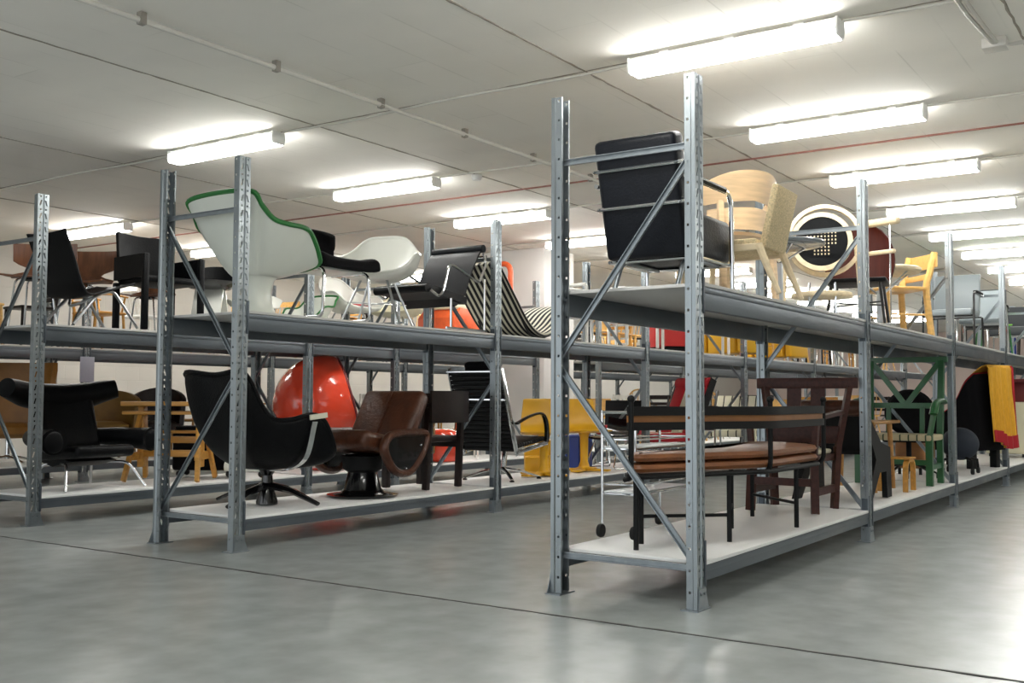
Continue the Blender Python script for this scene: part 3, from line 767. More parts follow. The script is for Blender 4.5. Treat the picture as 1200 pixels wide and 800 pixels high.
t = T('side_table', 'low honey-coloured wooden side table in front of the green chair', 'table', (8.8, 2.5, LO), 0)
b = B(); b.box(-.4, .42, -.25, .25, .545, .57, .008); P('tabletop', b, 'ochre_wood', t)
for x in (-.28, .28):
    for y in (-.22, .22):
        b = B(); b.tube([(x*.9, y*.9, .545), (x, y, 0)], [.022, .016], 8); P('leg', b, 'ochre_wood', t)
t = T('bentwood_stool', 'small bent plywood stool leg loop standing by the second bay post of the lower shelf', 'stool', (8.86, 2.2, LO), 0)
for y in (-.1, .1):
    b = B(); pts = fillet([(-.13, y, 0), (-.12, y, .25), (.12, y, .25), (.13, y, 0)], .08, 6)
    b.sheet([[p+V(0, -.02, 0) for p in pts], [p+V(0, .02, 0) for p in pts]], .018); P('leg', b, 'honey', t)
b = B(); b.box(-.11, .11, -.13, .13, .26, .275, .005); P('seat', b, 'honey', t)

t = T('armchair', 'dark green painted wooden armchair with V-braced high back and woven seat', 'armchair', (9.7, 2.38, LO), 180)
m = 'green_wood'; w = .33
for s in (-1, 1):
    b = B(); b.bar((-.2, s*w*.92, 0), (-.2, s*w*.92, .42), .05, .05); b.bar((-.2, s*w*.92, .4), (-.27, s*w*.95, 1.1), .05, .04); P('leg', b, m, t)
    b = B(); b.bar((.22, s*w*.92, 0), (.22, s*w*.92, .44), .055, .05); b.bar((.21, s*w*.92, .42), (.15, s*w*1.02, .66), .035, .035); P('leg', b, m, t)
    b = B(); b.tube(curve([(-.24, s*w, .72), (-.05, s*w*1.08, .74), (.14, s*w*1.06, .72), (.22, s*w*1.03, .62)], 6), .024, 10, flat=(.8, 1.5)); P('armrest', b, m, t)
    b = B(); b.bar((-.25, 0, .69), (-.27, s*w*.88, 1.08), .045, .03, (1, 0, 0)); P('back_brace', b, m, t)
    b = B(); b.bar((-.2, s*w*.92, .16), (.22, s*w*.92, .16), .03, .045); P('side_rail', b, m, t)
    for y in (.45,):
        b = B(); b.bar((-.215, s*w*y, .44), (-.235, s*w*y, .68), .04, .025, (1, 0, 0)); P('back_slat', b, m, t)
b = B(); b.bar((-.275, -w*1.1, 1.11), (-.275, w*1.1, 1.11), .035, .05); P('crest_rail', b, m, t)
b = B(); b.bar((-.245, -w, .69), (-.245, w, .69), .035, .05); P('mid_rail', b, m, t)
b = B(); b.bar((.22, -w*.9, .2), (.22, w*.9, .2), .03, .045); P('front_rail', b, m, t)
b = B(); b.box(-.21, .25, -w, w, .385, .44, .015)
M['webbing'] = stripes('woven_seat_webbing', '#b7ac8c', '#3b4a38', 'Y', 14, duty=.82)
P('seat', b, 'webbing', t, label='pale woven seat')

t = T('round_back_chair', 'black upholstered chair with a round back behind the green armchair', 'chair', (10.46, 2.48, LO), 190)
b = B(); b.lathe([(0, .03), (.2, .03), (.235, 0), (.2, -.03), (0, -.03)], 30, m=Matrix.Translation((-.2, 0, .62)) @ Matrix.Rotation(R(75), 4, 'Y')); P('backrest', b, 'black_fabric', t)
b = B(); b.box(-.2, .24, -.23, .23, .34, .42, .03, 3); P('seat', b, 'black_fabric', t)
b = B(); star_base(b, .27, .03, .14, 5); b.tube([(0, 0, .1), (0, 0, .34)], .025, 10); P('base', b, 'black_matt', t)
for k in range(5):
    a = 2*PI*k/5; b = B(); b.lathe([(.008, -.012), (.025, -.012), (.028, 0), (.025, .012), (.008, .012)], 14, m=Matrix.Translation((.27*math.cos(a), .27*math.sin(a), .028)) @ Matrix.Rotation(PI/2, 4, 'X')); P('castor', b, 'black_rubber', t)
t = T('leather_stool', 'tan leather block seat between the green armchair and the blue ball stool', 'stool', (10.85, 2.58, LO), 0)
b = B(); b.box(-.06, .5, -.16, .12, .06, .34, .05, 4); P('seat', b, 'tan_edge', t)
for x in (-.02, .46):
    for y in (-.12, .08): b = B(); b.tube([(x, y, 0), (x, y, .07)], .016, 8); P('foot', b, 'black_matt', t)
t = T('ball_stool', 'dark blue fabric ball stool on black castor legs', 'stool', (11.3, 2.18, LO), 0)
b = B(); b.sphere((0, 0, .3), (.18, .18, .165), 28); P('seat', b, 'navy', t)
for k in range(4):
    a = PI/4+k*PI/2; b = B(); b.tube([(.1*math.cos(a), .1*math.sin(a), .16), (.19*math.cos(a), .19*math.sin(a), .14), (.2*math.cos(a), .2*math.sin(a), .05)], .014, 8); l = P('leg', b, 'black_matt', t)
    b = B(); b.lathe([(.008, -.015), (.028, -.015), (.032, 0), (.028, .015), (.008, .015)], 16, m=Matrix.Translation((.2*math.cos(a), .2*math.sin(a), .032)) @ Matrix.Rotation(PI/2, 4, 'X')); P('castor', b, 'black_rubber', l)

t = T('wing_chair', 'black high-back wing chair with red piping and a blanket over it', 'armchair', (12.42, 2.37, LO), 71)
def wing_edge(s): return [V(.38, s*.33, .42), V(.3, s*.36, .54), V(.05, s*.37, .58), V(-.12, s*.36, .7), V(-.24, s*.34, .93), V(-.3, s*.28, 1.02)]
edge = curve(wing_edge(1), 6)+[V(-.33, 0, 1.04)]+curve(wing_edge(-1)[::-1], 6)
rows = []
for i in range(7):
    q = i/6
    rows.append([V(p.x*(.9+.1*q)-.06*(1-q)*(1 if p.x < 0 else 0), p.y*(.82+.18*q), .2+(p.z-.2)*q) for p in edge])
b = B(); b.sheet(rows, .07); P('back_shell', b, 'black_fabric', t)
b = B(); b.tube(edge, .014, 8); P('piping', b, 'red_fabric', t, label='red piping')
b = B(); b.box(-.25, .36, -.27, .27, .2, .44, .05, 3); P('seat', b, 'black_fabric', t)
for x in (-.24, .28):
    for s in (-1, 1):
        b = B(); b.box(x-.04, x+.04, s*.24-.04, s*.24+.04, 0, .21, .005); P('leg', b, 'black_matt', t)
# blanket: hangs over the back's top and down behind it
bl = []
random.seed(5)
for i in range(25):
    q = i/24; r = []
    for j in range(29):
        u = j/28; y = -.29+.5*u
        fold = .022*math.sin(u*31)*(min(1, q*1.4))+.012*math.sin(u*13+q*2)
        if q < .18: x, z = -.22-.2*(q/.18), 1.0+.12*math.sin(q/.18*PI/2)
        else: x, z = -.43-.06*(q-.18)+fold*1.0, 1.12-(q-.18)/.82*.86*(1+.05*math.sin(u*5))
        r.append((x, y, z))
    bl.append(r)
b = B(); b.sheet(bl, .012); t2 = P('blanket', b, 'yellow_fabric', None); t2.location = (12.42, 2.37, LO); t2.rotation_euler = (0, 0, R(71))
tag(t2, 'yellow knitted blanket with a red border hanging over the black wing chair', 'blanket')
b = B(); b.sheet([[V(*p)+V(-.012, 0, 0) for p in bl[k]] for k in (21, 22, 23, 24)], .014); P('border', b, 'red_fabric', t2, label='red border')
b = B(); b.sheet([[V(*bl[i][j])+V(-.01, -.004, 0) for j in (0, 1)] for i in range(4, 25)], .014); P('border', b, 'red_fabric', t2, label='red border')
# ================================================================== MIDDLE RACK, upper shelf
def green_shell(name, label, loc, rz, group=None):
    t = T(name, label, 'armchair', loc, rz, group)
    rim = [(-.33, .31, .77), (-.345, 0, .79), (-.33, -.31, .77), (-.265, -.335, .69), (-.19, -.37, .605), (-.09, -.405, .58), (.03, -.415, .575), (.12, -.4, .545), (.23, -.36, .43),
           (.3, -.28, .36), (.32, 0, .33), (.3, .28, .36), (.23, .36, .43), (.12, .4, .545), (.03, .415, .575), (-.09, .405, .58), (-.19, .37, .605), (-.265, .335, .69)]
    rows, rimc = _shell(rim, .0, .27, .16, 6, 9, .5, .3)
    b = B(); b.sheet(rows, .012, True); P('shell', b, 'white_shell', t)
    b = B(); b.tube(rimc, .017, 8, True); P('edge_trim', b, 'green_trim', t, label='green rubber edging')
    b = B(); b.lathe([(0, 0), (.15, 0), (.14, .01), (.115, .06), (.105, .15), (.12, .24), (.17, .29), (0, .3)], 36, (.0, 0, 0)); P('pedestal', b, 'white_shell', t)
    return t
def _shell(rim, bx, bz, br, n=6, seg=9, rise=.5, wide=.9):
    rimc = curve(rim, n, True); rows = []
    cx = bx
    for i in range(seg+1):
        t = i/seg; row = []
        for p in rimc:
            a = math.atan2(p.y, p.x-cx); b0 = Vector((cx+br*math.cos(a), br*math.sin(a), bz))
            c = Vector((b0.x+(p.x-b0.x)*wide, b0.y+(p.y-b0.y)*wide, bz+(p.z-bz)*(.5-rise*.5)*.6))
            row.append(b0*(1-t)**2+c*2*t*(1-t)+p*t*t)
        rows.append(row)
    rows.insert(0, [Vector((cx, 0, bz))*.92+q*.08 for q in rows[0]])
    return rows, rimc
green_shell('shell_chair', 'white fibreglass shell armchair with thick green edging on the middle rack', (4.865, 5.43, UP), 0)

t = T('cantilever_chair', 'charcoal upholstered cantilever chair with wrapped back, right of the green-edged shell', 'chair', (5.5, 5.42, UP), -92)
prof = curve([(-.3, .73), (-.29, .62), (-.25, .5), (-.15, .43), (0, .415), (.18, .42), (.27, .41), (.29, .36)], 5)
rows = []
for i, p in enumerate(prof):
    q = i/(len(prof)-1); r = []
    for j in range(15):
        u = -1+2*j/14; back_ = max(0, 1-q*2.2)
        w = .29*(1-.12*max(0, .12-q)/.12)
        lift = .035*abs(u)**3*(1 if .45 < q < .95 else .4)
        r.append((p.x+back_*.16*abs(u)**2.5, u*w, p.z+lift-.07*back_*abs(u)**4*(q < .2)))
    rows.append(r)
b = B(); b.sheet(rows, .055); P('seat_shell', b, 'black_fabric', t, sub=1)
b = B(); b.box(-.15, .2, -.2, .2, .355, .375, .006); P('seat_board', b, 'white_plastic', t)
for s in (-1, 1):
    b = B(); b.tube(fillet([(-.12, s*.2, .36), (.24, s*.22, .36), (.25, s*.24, .012), (-.26, s*.24, .012)], .06), .0125, 10); P('tube_frame', b, 'chrome', t)
b = B(); b.tube([(-.26, -.24, .012), (-.26, .24, .012)], .0125, 8); P('base_tube', b, 'chrome', t)

def fibreglass_armchair(name, label, loc, rz, m='white_plastic', legm='satin', cushion=None, group=None, s_=1):
    t = T(name, label, 'armchair', loc, rz, group)
    rim = [(-.26, .16, .73), (-.28, 0, .75), (-.26, -.16, .73), (-.18, -.27, .62), (-.05, -.33, .56), (.12, -.34, .55), (.22, -.3, .46), (.25, -.2, .41), (.26, 0, .4),
           (.25, .2, .41), (.22, .3, .46), (.12, .34, .55), (-.05, .33, .56), (-.18, .27, .62)]
    rows, rimc = _shell(rim, 0, .36, .15, 5, 8)
    b = B(); b.sheet(rows, .01, True); P('shell', b, m, t)
    b = B(); b.tube(rimc, .012, 6, True); P('rim', b, m, t)
    for x in (-.14, .14):
        for s in (-1, 1):
            b = B(); b.tube([(x*.7, s*.1, .37), (x*1.5, s*.24, 0)], .0095, 8); P('leg', b, legm, t)
    b = B(); b.tube([(-.17, -.19, .18), (.17, .19, .18)], .005, 6); b.tube([(-.17, .19, .18), (.17, -.19, .18)], .005, 6); P('cross_wire', b, legm, t)
    if cushion:
        b = B(); b.lathe([(0, 0), (.2, 0), (.23, .025), (.2, .05), (0, .055)], 28, (0, 0, .39)); P('cushion', b, cushion, t)
    return t
fibreglass_armchair('shell_armchair', 'plain white fibreglass armchair with flared arms in the middle of the upper shelf', (6.14, 5.46, UP), 205)

t = T('sling_chair', 'black leather easy chair with a looping chrome tube frame on the middle rack', 'chair', (6.72, 5.47, UP), 180)
b = B()
bk = Matrix.Translation((-.22, 0, .3)) @ Matrix.Rotation(R(-30), 4, 'Y')
rows = [[(0.02*math.sin(PI*q)+(-.02 if q > .9 else 0), -.27+.54*j/12, q*.5) for j in range(13)] for q in [k/10 for k in range(11)]]
b.sheet(rows, .014); b.xf(bk); P('backrest', b, 'navy_leather', t)
b = B(); b.tube([(-.012, -.275, .5), (-.012, .275, .5)], .035, 14); b.xf(bk); P('back_roll', b, 'navy_leather', t)
b = B(); b.sheet([[(x, -.27+.54*j/10, z) for j in range(11)] for x, z in ((-.25, .26), (-.1, .275), (.1, .31), (.28, .33))], .06); P('seat', b, 'black_leather', t)
b = B(); b.tube([(.28, -.275, .32), (.28, .275, .32)], .034, 14); P('seat_roll', b, 'black_leather', t)
b = B(); b.prism([(-.26, .27), (.05, .3), (-.1, .2)], -.26, .26, 'y'); P('underside', b, 'black_leather', t)
for s in (-1, 1):
    y = s*.29
    b = B(); b.tube(fillet([(.27, y, .31), (.16, y, .26), (.1, y, .3), (.02, y, .54), (-.08, y, .52), (-.4, y, .42), (-.5, y, .6), (-.46, y, .68)], .05, 6), .0115, 8); P('arm_tube', b, 'chrome', t)
    b = B(); b.tube([(.0, y*1.02, .26), (.0, y*1.02, .02)], .011, 8); b.tube([(-.47, y*1.02, .46), (-.47, y*1.02, .02)], .011, 8); b.tube([(-.5, y*1.02, .014), (.06, y*1.02, .014)], .011, 8); P('leg_tube', b, 'chrome', t)
b = B(); b.tube([(-.5, -.29, .66), (-.5, .29, .66)], .011, 8); b.tube([(-.47, -.29, .014), (-.47, .29, .014)], .011, 8); P('cross_tube', b, 'chrome', t)

t = T('striped_chaise', 'black and cream striped S-curved chaise longue at the end of the first bay', 'chaise longue', (7.6, 5.46, UP), 0)
prof = curve([(-.2, .63), (-.12, .54), (.08, .33), (.26, .15), (.42, .055), (.6, .035), (.8, .12), (1.0, .26), (1.2, .34), (1.36, .35)], 5)
rows = [[(p.x, -.28+.56*j/10, p.z) for j in range(11)] for p in prof]
b = B(); b.sheet(rows, .035); P('mattress', b, 'stripe', t)
for s in (-1, 1):
    b = B(); b.tube([Vector((p.x, s*.285, p.z-.008)) for p in prof], .011, 8); P('side_tube', b, 'black_paint', t)
    b = B(); b.tube(curve([(.2, s*.24, .2), (.35, s*.25, .04), (.6, s*.25, .015), (.85, s*.24, .14)], 6), .011, 8); P('runner', b, 'black_paint', t)

# further along the middle rack's upper shelf (seen through the nearest rack)
def tube_armchair(name, label, loc, rz, frame='white_metal', seatm='blue', h=.8, group=None):
    t = T(name, label, 'armchair', loc, rz, group)
    for s in (-1, 1):
        y = s*.27
        b = B(); b.tube(fillet([(-.3, y, 0), (-.3, y, h), ], .01), .018, 8); b.tube(fillet([(-.3, y, .6), (.26, y, .6), (.26, y, 0)], .05), .018, 8); b.tube([(-.3, y, .3), (.26, y, .3)], .014, 8); P('side_frame', b, frame, t)
    b = B(); b.tube(fillet([(-.3, -.27, h-.02), (-.3, .27, h-.02)], .01), .018, 8); b.tube([(.26, -.27, .3), (.26, .27, .3)], .014, 8); b.tube([(-.3, -.27, .3), (-.3, .27, .3)], .014, 8); P('cross_frame', b, frame, t)
    b = B(); b.box(-.26, .24, -.24, .24, .32, .38, .02); P('seat', b, seatm, t)
    b = B(); b.box(-.3, -.26, -.24, .24, .4, h-.05, .015); P('backrest', b, seatm, t)
    return t
wt = tube_armchair('tube_armchair', 'white tubular metal armchair with a blue seat, right of the striped chaise', (9.4, 5.4, UP), 250, h=.62)
tube_armchair('tube_armchair', 'black chair with white bent metal tubes between the white tube chair and the red cabinet', (10.5, 5.44, UP), 200, 'white_metal', 'black_fabric', h=.75)
t = T('red_cabinet', 'bright red metal drawer cabinet on the middle rack upper shelf', 'cabinet', (11.35, 5.4, UP), -35)
b = B(); b.box(-.22, .22, -.26, .26, .06, .78, .01); P('body', b, 'red', t)
for k in range(4):
    b = B(); b.box(.22, .235, -.24, .24, .1+k*.165, .245+k*.165, .006); d = P('drawer', b, 'red', t)
    b = B(); b.box(.235, .25, -.08, .08, .165+k*.165, .18+k*.165, .004); P('handle', b, 'white_metal', d)
for k in range(2):
    b = B(); b.box(-.2, .2, -.2+k*.34, -.14+k*.34, 0, .06, .004); P('foot', b, 'black_matt', t)
tube_armchair('tube_armchair', 'white and purple tube chair left of the yellow block chairs', (12.4, 5.44, UP), 210, 'white_metal', 'purple', h=.72)
def block_chair(name, label, loc, rz, m, piping=None, w=.62, h=.7, sh=.4):
    t = T(name, label, 'armchair', loc, rz)
    b = B(); b.box(-.28, .3, -w/2+.08, w/2-.08, .06, sh, .03, 3); P('seat', b, m, t)
    b = B(); b.box(-.34, -.18, -w/2, w/2, .06, h, .04, 3); P('backrest', b, m, t)
    for s in (-1, 1):
        b = B(); b.box(-.3, .3, s*w/2-.05, s*w/2+.05, .06, sh+.14, .03, 3); P('arm', b, m, t)
        for x in (-.26, .24): b = B(); b.tube([(x, s*(w/2-.03), 0), (x, s*(w/2-.03), .07)], .015, 8); P('foot', b, 'chrome', t)
        if piping:
            b = B(); b.tube(fillet([(-.34, s*w/2*.99, .08), (-.34, s*w/2*.99, h), (-.18, s*w/2*.99, h)], .03), .008, 6); P('piping', b, piping, t)
    return t
block_chair('block_chair', 'boxy yellow armchair with dark red piping on the middle rack', (13.45, 5.46, UP), 165, 'yellow', 'dark_red')
block_chair('block_chair', 'boxy yellow-ochre armchair further along the middle rack', (15.05, 5.44, UP), 175, 'yellow')

# ================================================================== MIDDLE RACK, lower shelf
t = T('swivel_lounge_chair', 'black winged shell lounge chair on a dark star base, nearest chair of the middle rack', 'armchair', (5.06, 5.5, LO), -6)
rim = [(-.46, .31, .91), (-.44, 0, .89), (-.46, -.31, .91), (-.38, -.335, .82), (-.32, -.345, .7), (-.23, -.36, .6), (-.1, -.39, .595), (.06, -.41, .625), (.17, -.41, .57), (.27, -.39, .38),
       (.31, -.25, .32), (.31, 0, .33), (.31, .25, .32), (.27, .39, .38), (.17, .41, .57), (.06, .41, .625), (-.1, .39, .595), (-.23, .36, .6), (-.32, .345, .7), (-.38, .335, .82)]
rows, rimc = _shell(rim, -.02, .26, .16, 5, 9, .5, .85)
b = B(); b.sheet(rows, .03, True); P('shell', b, 'black_leather', t, sub=1)
b = B(); b.tube(rimc, .018, 8, True); P('rim', b, 'black_leather', t)
for s in (-1, 1):
    b = B(); q = curve([(.0, s*.05, .235), (.02, s*.22, .25), (.05, s*.36, .34), (.06, s*.435, .58)], 6)
    b.sheet([[p+V(-.022, 0, 0) for p in q], [p+V(.022, 0, 0) for p in q]], .008); P('steel_strap', b, 'chrome', t)
b = B(); b.lathe([(.04, .03), (.06, .05), (.045, .12), (.035, .2), (.06, .24), (0, .245)], 20); P('column', b, 'black_gloss', t)
b = B(); star_base(b, .42, .0, .13, 4, w=.05, rot=.3); b.lathe([(.075, .0), (.075, .02), (.05, .1), (0, .12)], 20); P('star_base', b, 'black_gloss', t)
b = B(); b.box(.02, .17, -.006, .006, -.018, .018, .002); o = P('paper_label', b, 'label', t, label='cream paper tag'); o.location = (.0, -.432, .605); o.rotation_euler = (0, R(-6), 0)

t = T('leather_lounge_chair', 'brown leather lounge chair on a black trumpet pedestal', 'armchair', (5.95, 5.42, LO), 186)
lean = Matrix.Translation((-.2, 0, .36)) @ Matrix.Rotation(R(-32), 4, 'Y')
b = B(); b.box(-.07, .07, -.29, .29, 0, .5, .06, 4); b.xf(lean); P('back_cushion', b, 'brown_leather', t)
b = B(); b.box(.06, .085, -.008, .008, .05, .46, .004); b.xf(lean); P('back_seam', b, 'brown_leather', t)
sm = Matrix.Translation((-.22, 0, .36)) @ Matrix.Rotation(R(-10), 4, 'Y')
b = B(); b.box(0, .56, -.27, .27, -.08, .06, .055, 4); b.xf(sm); P('seat_cushion', b, 'brown_leather', t)
for s in (-1, 1):
    y = s*.34
    prof = curve([(.2, .35, 0), (.17, .44, 0), (.05, .475, 0), (-.15, .475, 0), (-.34, .465, 0), (-.33, .37, 0), (-.24, .26, 0), (-.1, .175, 0), (.08, .21, 0)], 6, True)
    b = B(); b.prism([(p.x, p.y) for p in prof], y-.015, y+.015, 'y'); a = P('arm_panel', b, 'black_gloss', t)
    b = B(); b.tube([(p.x, y, p.y) for p in prof], .03, 10, True, flat=(1.0, 1.3)); P('arm_piping', b, 'brown_leather', t)
    for px, pz in ((.16, .3), (-.26, .38), (-.06, .21)):
        b = B(); b.sphere((px, y+s*.018, pz), .01, 8); P('stud', b, 'chrome', a)
b = B(); b.lathe([(0, .31), (.1, .31), (.16, .3), (.15, .2), (.1, .17), (0, .17)], 30); P('seat_pan', b, 'black_matt', t)
b = B(); b.lathe([(0, 0), (.27, 0), (.272, .01), (.17, .025), (.145, .05), (.115, .16), (.11, .19), (0, .19)], 40); P('pedestal', b, 'black_gloss', t)

t = T('dark_armchair', 'dark stained wooden armchair with square legs behind the brown lounge chair', 'armchair', (6.79, 5.52, LO), 91)
m = 'dark_wood'
for s in (-1, 1):
    b = B(); b.box(.17, .225, s*.23-.028, s*.23+.028, 0, .7, .006); P('leg', b, m, t)
    b = B(); b.bar((-.21, s*.22, 0), (-.24, s*.22, .78), .05, .05, bev=.006); P('leg', b, m, t)
    b = B(); b.bar((-.26, s*.23, .68), (.23, s*.23, .68), .06, .04, bev=.008); P('armrest', b, m, t)
    b = B(); b.bar((-.2, s*.225, .36), (.2, s*.225, .36), .025, .06); P('side_rail', b, m, t)
b = B(); rows = [[(-.28-.05*(1-u*u), u*.25, z) for u in [k/5-1 for k in range(11)]] for z in (.54, .68, .8)]; b.sheet(rows, .03); P('backrest', b, m, t)
b = B(); b.box(-.22, .22, -.22, .22, .38, .43, .01); P('seat', b, m, t)
b = B(); b.bar((.2, -.22, .46), (.2, .22, .46), .02, .04); b.bar((.2, -.22, .36), (.2, .22, .36), .02, .05); P('front_rail', b, m, t)

t = T('office_lounge_chair', 'black ribbed leather lounge chair with chrome frame, headrest and curved arms', 'armchair', (7.88, 5.46, LO), 4)
lean = Matrix.Translation((-.22, 0, .27)) @ Matrix.Rotation(R(-20), 4, 'Y')
b = B()
for k in range(18):
    z = .0+k*.042; b.box(-.02, .022, -.265, .265, z, z+.04, .014, 2)
b.xf(lean); P('backrest', b, 'ribbed', t)
for y in (-.275, .275):
    b = B(); b.bar((0, y, -.04), (0, y, .78), .018, .05, (1, 0, 0), bev=.005); b.xf(lean); P('side_rail', b, 'chrome', t)
    b = B(); b.bar((-.24, y, .26), (.36, y, .33), .018, .045, bev=.005); P('seat_rail', b, 'chrome', t)
    b = B(); b.tube(curve([(-.27, y*1.12, .52), (-.05, y*1.14, .58), (.18, y*1.14, .6), (.27, y*1.14, .5), (.29, y*1.12, .34)], 6), .02, 8, flat=(.6, 1.3)); P('arm', b, 'black_gloss', t)
for z in (.5, .76):
    b = B(); b.tube([(-.03, -.28, z), (-.03, .28, z)], .011, 8); b.xf(lean); P('back_bar', b, 'chrome', t)
b = B()
for k in range(13):
    x = -.2+k*.042; b.box(x, x+.04, -.265, .265, .29+(k*.0045), .335+k*.0045, .014, 2)
P('seat', b, 'ribbed', t)
b = B(); b.box(.03, .11, -.14, .14, .64, .82, .035, 3); b.xf(lean); P('headrest', b, 'black_fabric', t)
b = B(); b.tube([(.05, 0, .28), (.02, 0, .1)], .025, 10); P('column', b, 'chrome', t)
b = B(); star_base(b, .36, .0, .1, 4, w=.03, rot=PI/4)
P('star_base', b, 'chrome', t)
for k in range(4):
    a = PI/4+k*PI/2; b = B(); b.lathe([(0, 0), (.022, 0), (.02, .012), (0, .014)], 12, (.35*math.cos(a), .35*math.sin(a), 0)); P('glide', b, 'black_rubber', t)

def tulip_chair(name, label, loc, rz, m='yellow', group=None):
    t = T(name, label, 'chair', loc, rz, group)
    prof = curve([(-.25, .74), (-.24, .6), (-.2, .46), (-.1, .4), (.1, .4), (.22, .42)], 5)
    rows = [[(p.x+.05*abs(-1+2*j/8)**2*(1 if i < 14 else 0), (-1+2*j/8)*(.2+.03*min(1, i/10)), p.z) for j in range(9)] for i, p in enumerate(prof)]
    b = B(); b.sheet(rows, .016); P('seat_shell', b, m, t, sub=1)
    b = B(); b.lathe([(.06, .39), (.045, .34), (.04, .1), (.06, .04), (.1, .025), (0, .02)], 20); P('stem', b, m, t)
    b = B()
    for k in range(4):
        a = PI/4+k*PI/2; b.bar((0, 0, .012), (.28*math.cos(a), .28*math.sin(a), .012), .09, .022, bev=.01)
    P('base', b, m, t)
    return t
tulip_chair('yellow_chair', 'yellow moulded plastic chair on a stem, half behind the steel post of the nearest rack', (8.5, 5.4, LO), 215)
tulip_chair('yellow_chair', 'yellow moulded plastic chair on a cross foot, behind the serving trolley', (9.3, 5.42, LO), 235)
t = T('yellow_step', 'small yellow step stool block beside the yellow plastic chairs', 'stool', (8.9, 5.7, LO), 215)
b = B(); b.prism([(-.18, 0), (.2, 0), (.2, .16), (.02, .16), (.02, .32), (-.18, .32)], -.16, .16, 'y', .012); P('body', b, 'yellow', t)
for x, z in ((.11, .162), (-.08, .322)): b = B(); b.box(x-.07, x+.07, -.13, .13, z-.002, z+.004, .002); P('tread', b, 'yellow', t)
t = T('blue_bin', 'dark blue box standing behind the yellow plastic chairs', 'box', (9.78, 5.77, LO), 0)
b = B(); b.box(-.15, .15, -.09, .09, 0, .33, .01); P('body', b, 'blue', t)
b = B(); b.box(-.16, .16, -.1, .1, .32, .345, .006); P('lid', b, 'blue', t)
t = T('recliner', 'red high-back recliner with a cream stripe and black edges on the middle rack', 'armchair', (11.32, 5.45, LO), 155)
lean = Matrix.Translation((-.16, 0, .3)) @ Matrix.Rotation(R(-24), 4, 'Y')
for y0, y1, m in ((-.3, -.1, 'red_fabric'), (-.1, .1, 'cream_fabric'), (.1, .3, 'red_fabric')):
    b = B(); b.box(-.05, .05, y0, y1, 0, .68, .03, 3); b.xf(lean); P('back_panel', b, m, t, label=None if m == 'red_fabric' else 'cream centre panel')
    b = B(); b.box(-.12, .45, y0, y1, .24, .34, .03, 3); P('seat_panel', b, m, t)
b = B(); b.tube([(.02, -.28, .68), (.02, .28, .68)], .07, 14); b.xf(lean); P('head_roll', b, 'red_fabric', t)
for s in (-1, 1):
    b = B(); b.bar((0, s*.305, 0), (0, s*.305, .74), .02, .09, (1, 0, 0)); b.xf(lean); P('edge_board', b, 'black_paint', t)
    b = B(); b.tube(fillet([(-.3, s*.29, .02), (.4, s*.29, .02), (.4, s*.29, .24)], .05), .014, 8); b.tube([(-.2, s*.29, .02), (-.12, s*.29, .26)], .014, 8); P('runner', b, 'chrome', t)
t = T('red_seat_chair', 'low chair with a flat red seat pad and chrome legs, left of the red recliner', 'chair', (10.46, 5.6, LO), 195)
b = B(); b.box(-.25, .25, -.25, .25, .34, .44, .03, 3); P('seat', b, 'red_fabric', t)
b = B(); b.sheet(panel(.5, .28, .05, lean=.15), .03); b.xf(Matrix.Translation((-.25, 0, .44))); P('backrest', b, 'black_leather', t)
for s in (-1, 1):
    b = B(); b.tube(fillet([(-.26, s*.24, .34), (-.26, s*.24, .012), (.26, s*.24, .012), (.26, s*.24, .34)], .04), .012, 8); P('leg_frame', b, 'chrome', t)
t = T('banded_lounge_chair', 'cream lounge chair with dark bands across the backrest and black edge boards', 'armchair', (13.45, 5.46, LO), 190)
lean = Matrix.Translation((-.16, 0, .3)) @ Matrix.Rotation(R(-30), 4, 'Y')
b = B(); b.box(-.04, .04, -.33, .33, 0, .55, .02, 2); b.xf(lean); P('backrest', b, 'cream_stripe', t)
b = B(); b.box(-.16, .42, -.33, .33, .24, .33, .03); P('seat', b, 'cream_stripe', t)
for s in (-1, 1):
    b = B(); b.bar((0, s*.35, 0), (0, s*.35, .64), .03, .06, (1, 0, 0)); b.xf(lean); P('edge_board', b, 'black_paint', t)
    b = B(); b.tube(fillet([(-.3, s*.35, .02), (.4, s*.35, .03), (.4, s*.35, .5), (-.1, s*.35, .5)], .06), .018, 8); P('arm', b, 'cream', t)
tub_frame_chair('office_armchair', 'dark brown leather armchair on chrome tubes, seen under the bench back', 'armchair', (12.15, 5.45, LO), 195, 'dark_wood', 'chrome', h=.66, w=.5)
t = T('black_wire_chair', 'black sled chair half hidden beside the serving trolley', 'chair', (9.79, 5.36, LO), 170)
# low dark shell
b = B(); b.sheet([[(p.x, (-1+2*j/8)*.22, p.z+.03*abs(-1+2*j/8)**2) for j in range(9)] for p in curve([(-.22, .52), (-.2, .4), (-.1, .32), (.1, .3), (.22, .32)], 4)], .02); P('seat_shell', b, 'black_gloss', t)
for s in (-1, 1):
    b = B(); b.tube(fillet([(-.1, s*.15, .3), (-.22, s*.2, .01), (.22, s*.2, .01), (.1, s*.15, .3)], .04), .01, 8); P('sled_leg', b, 'chrome', t)

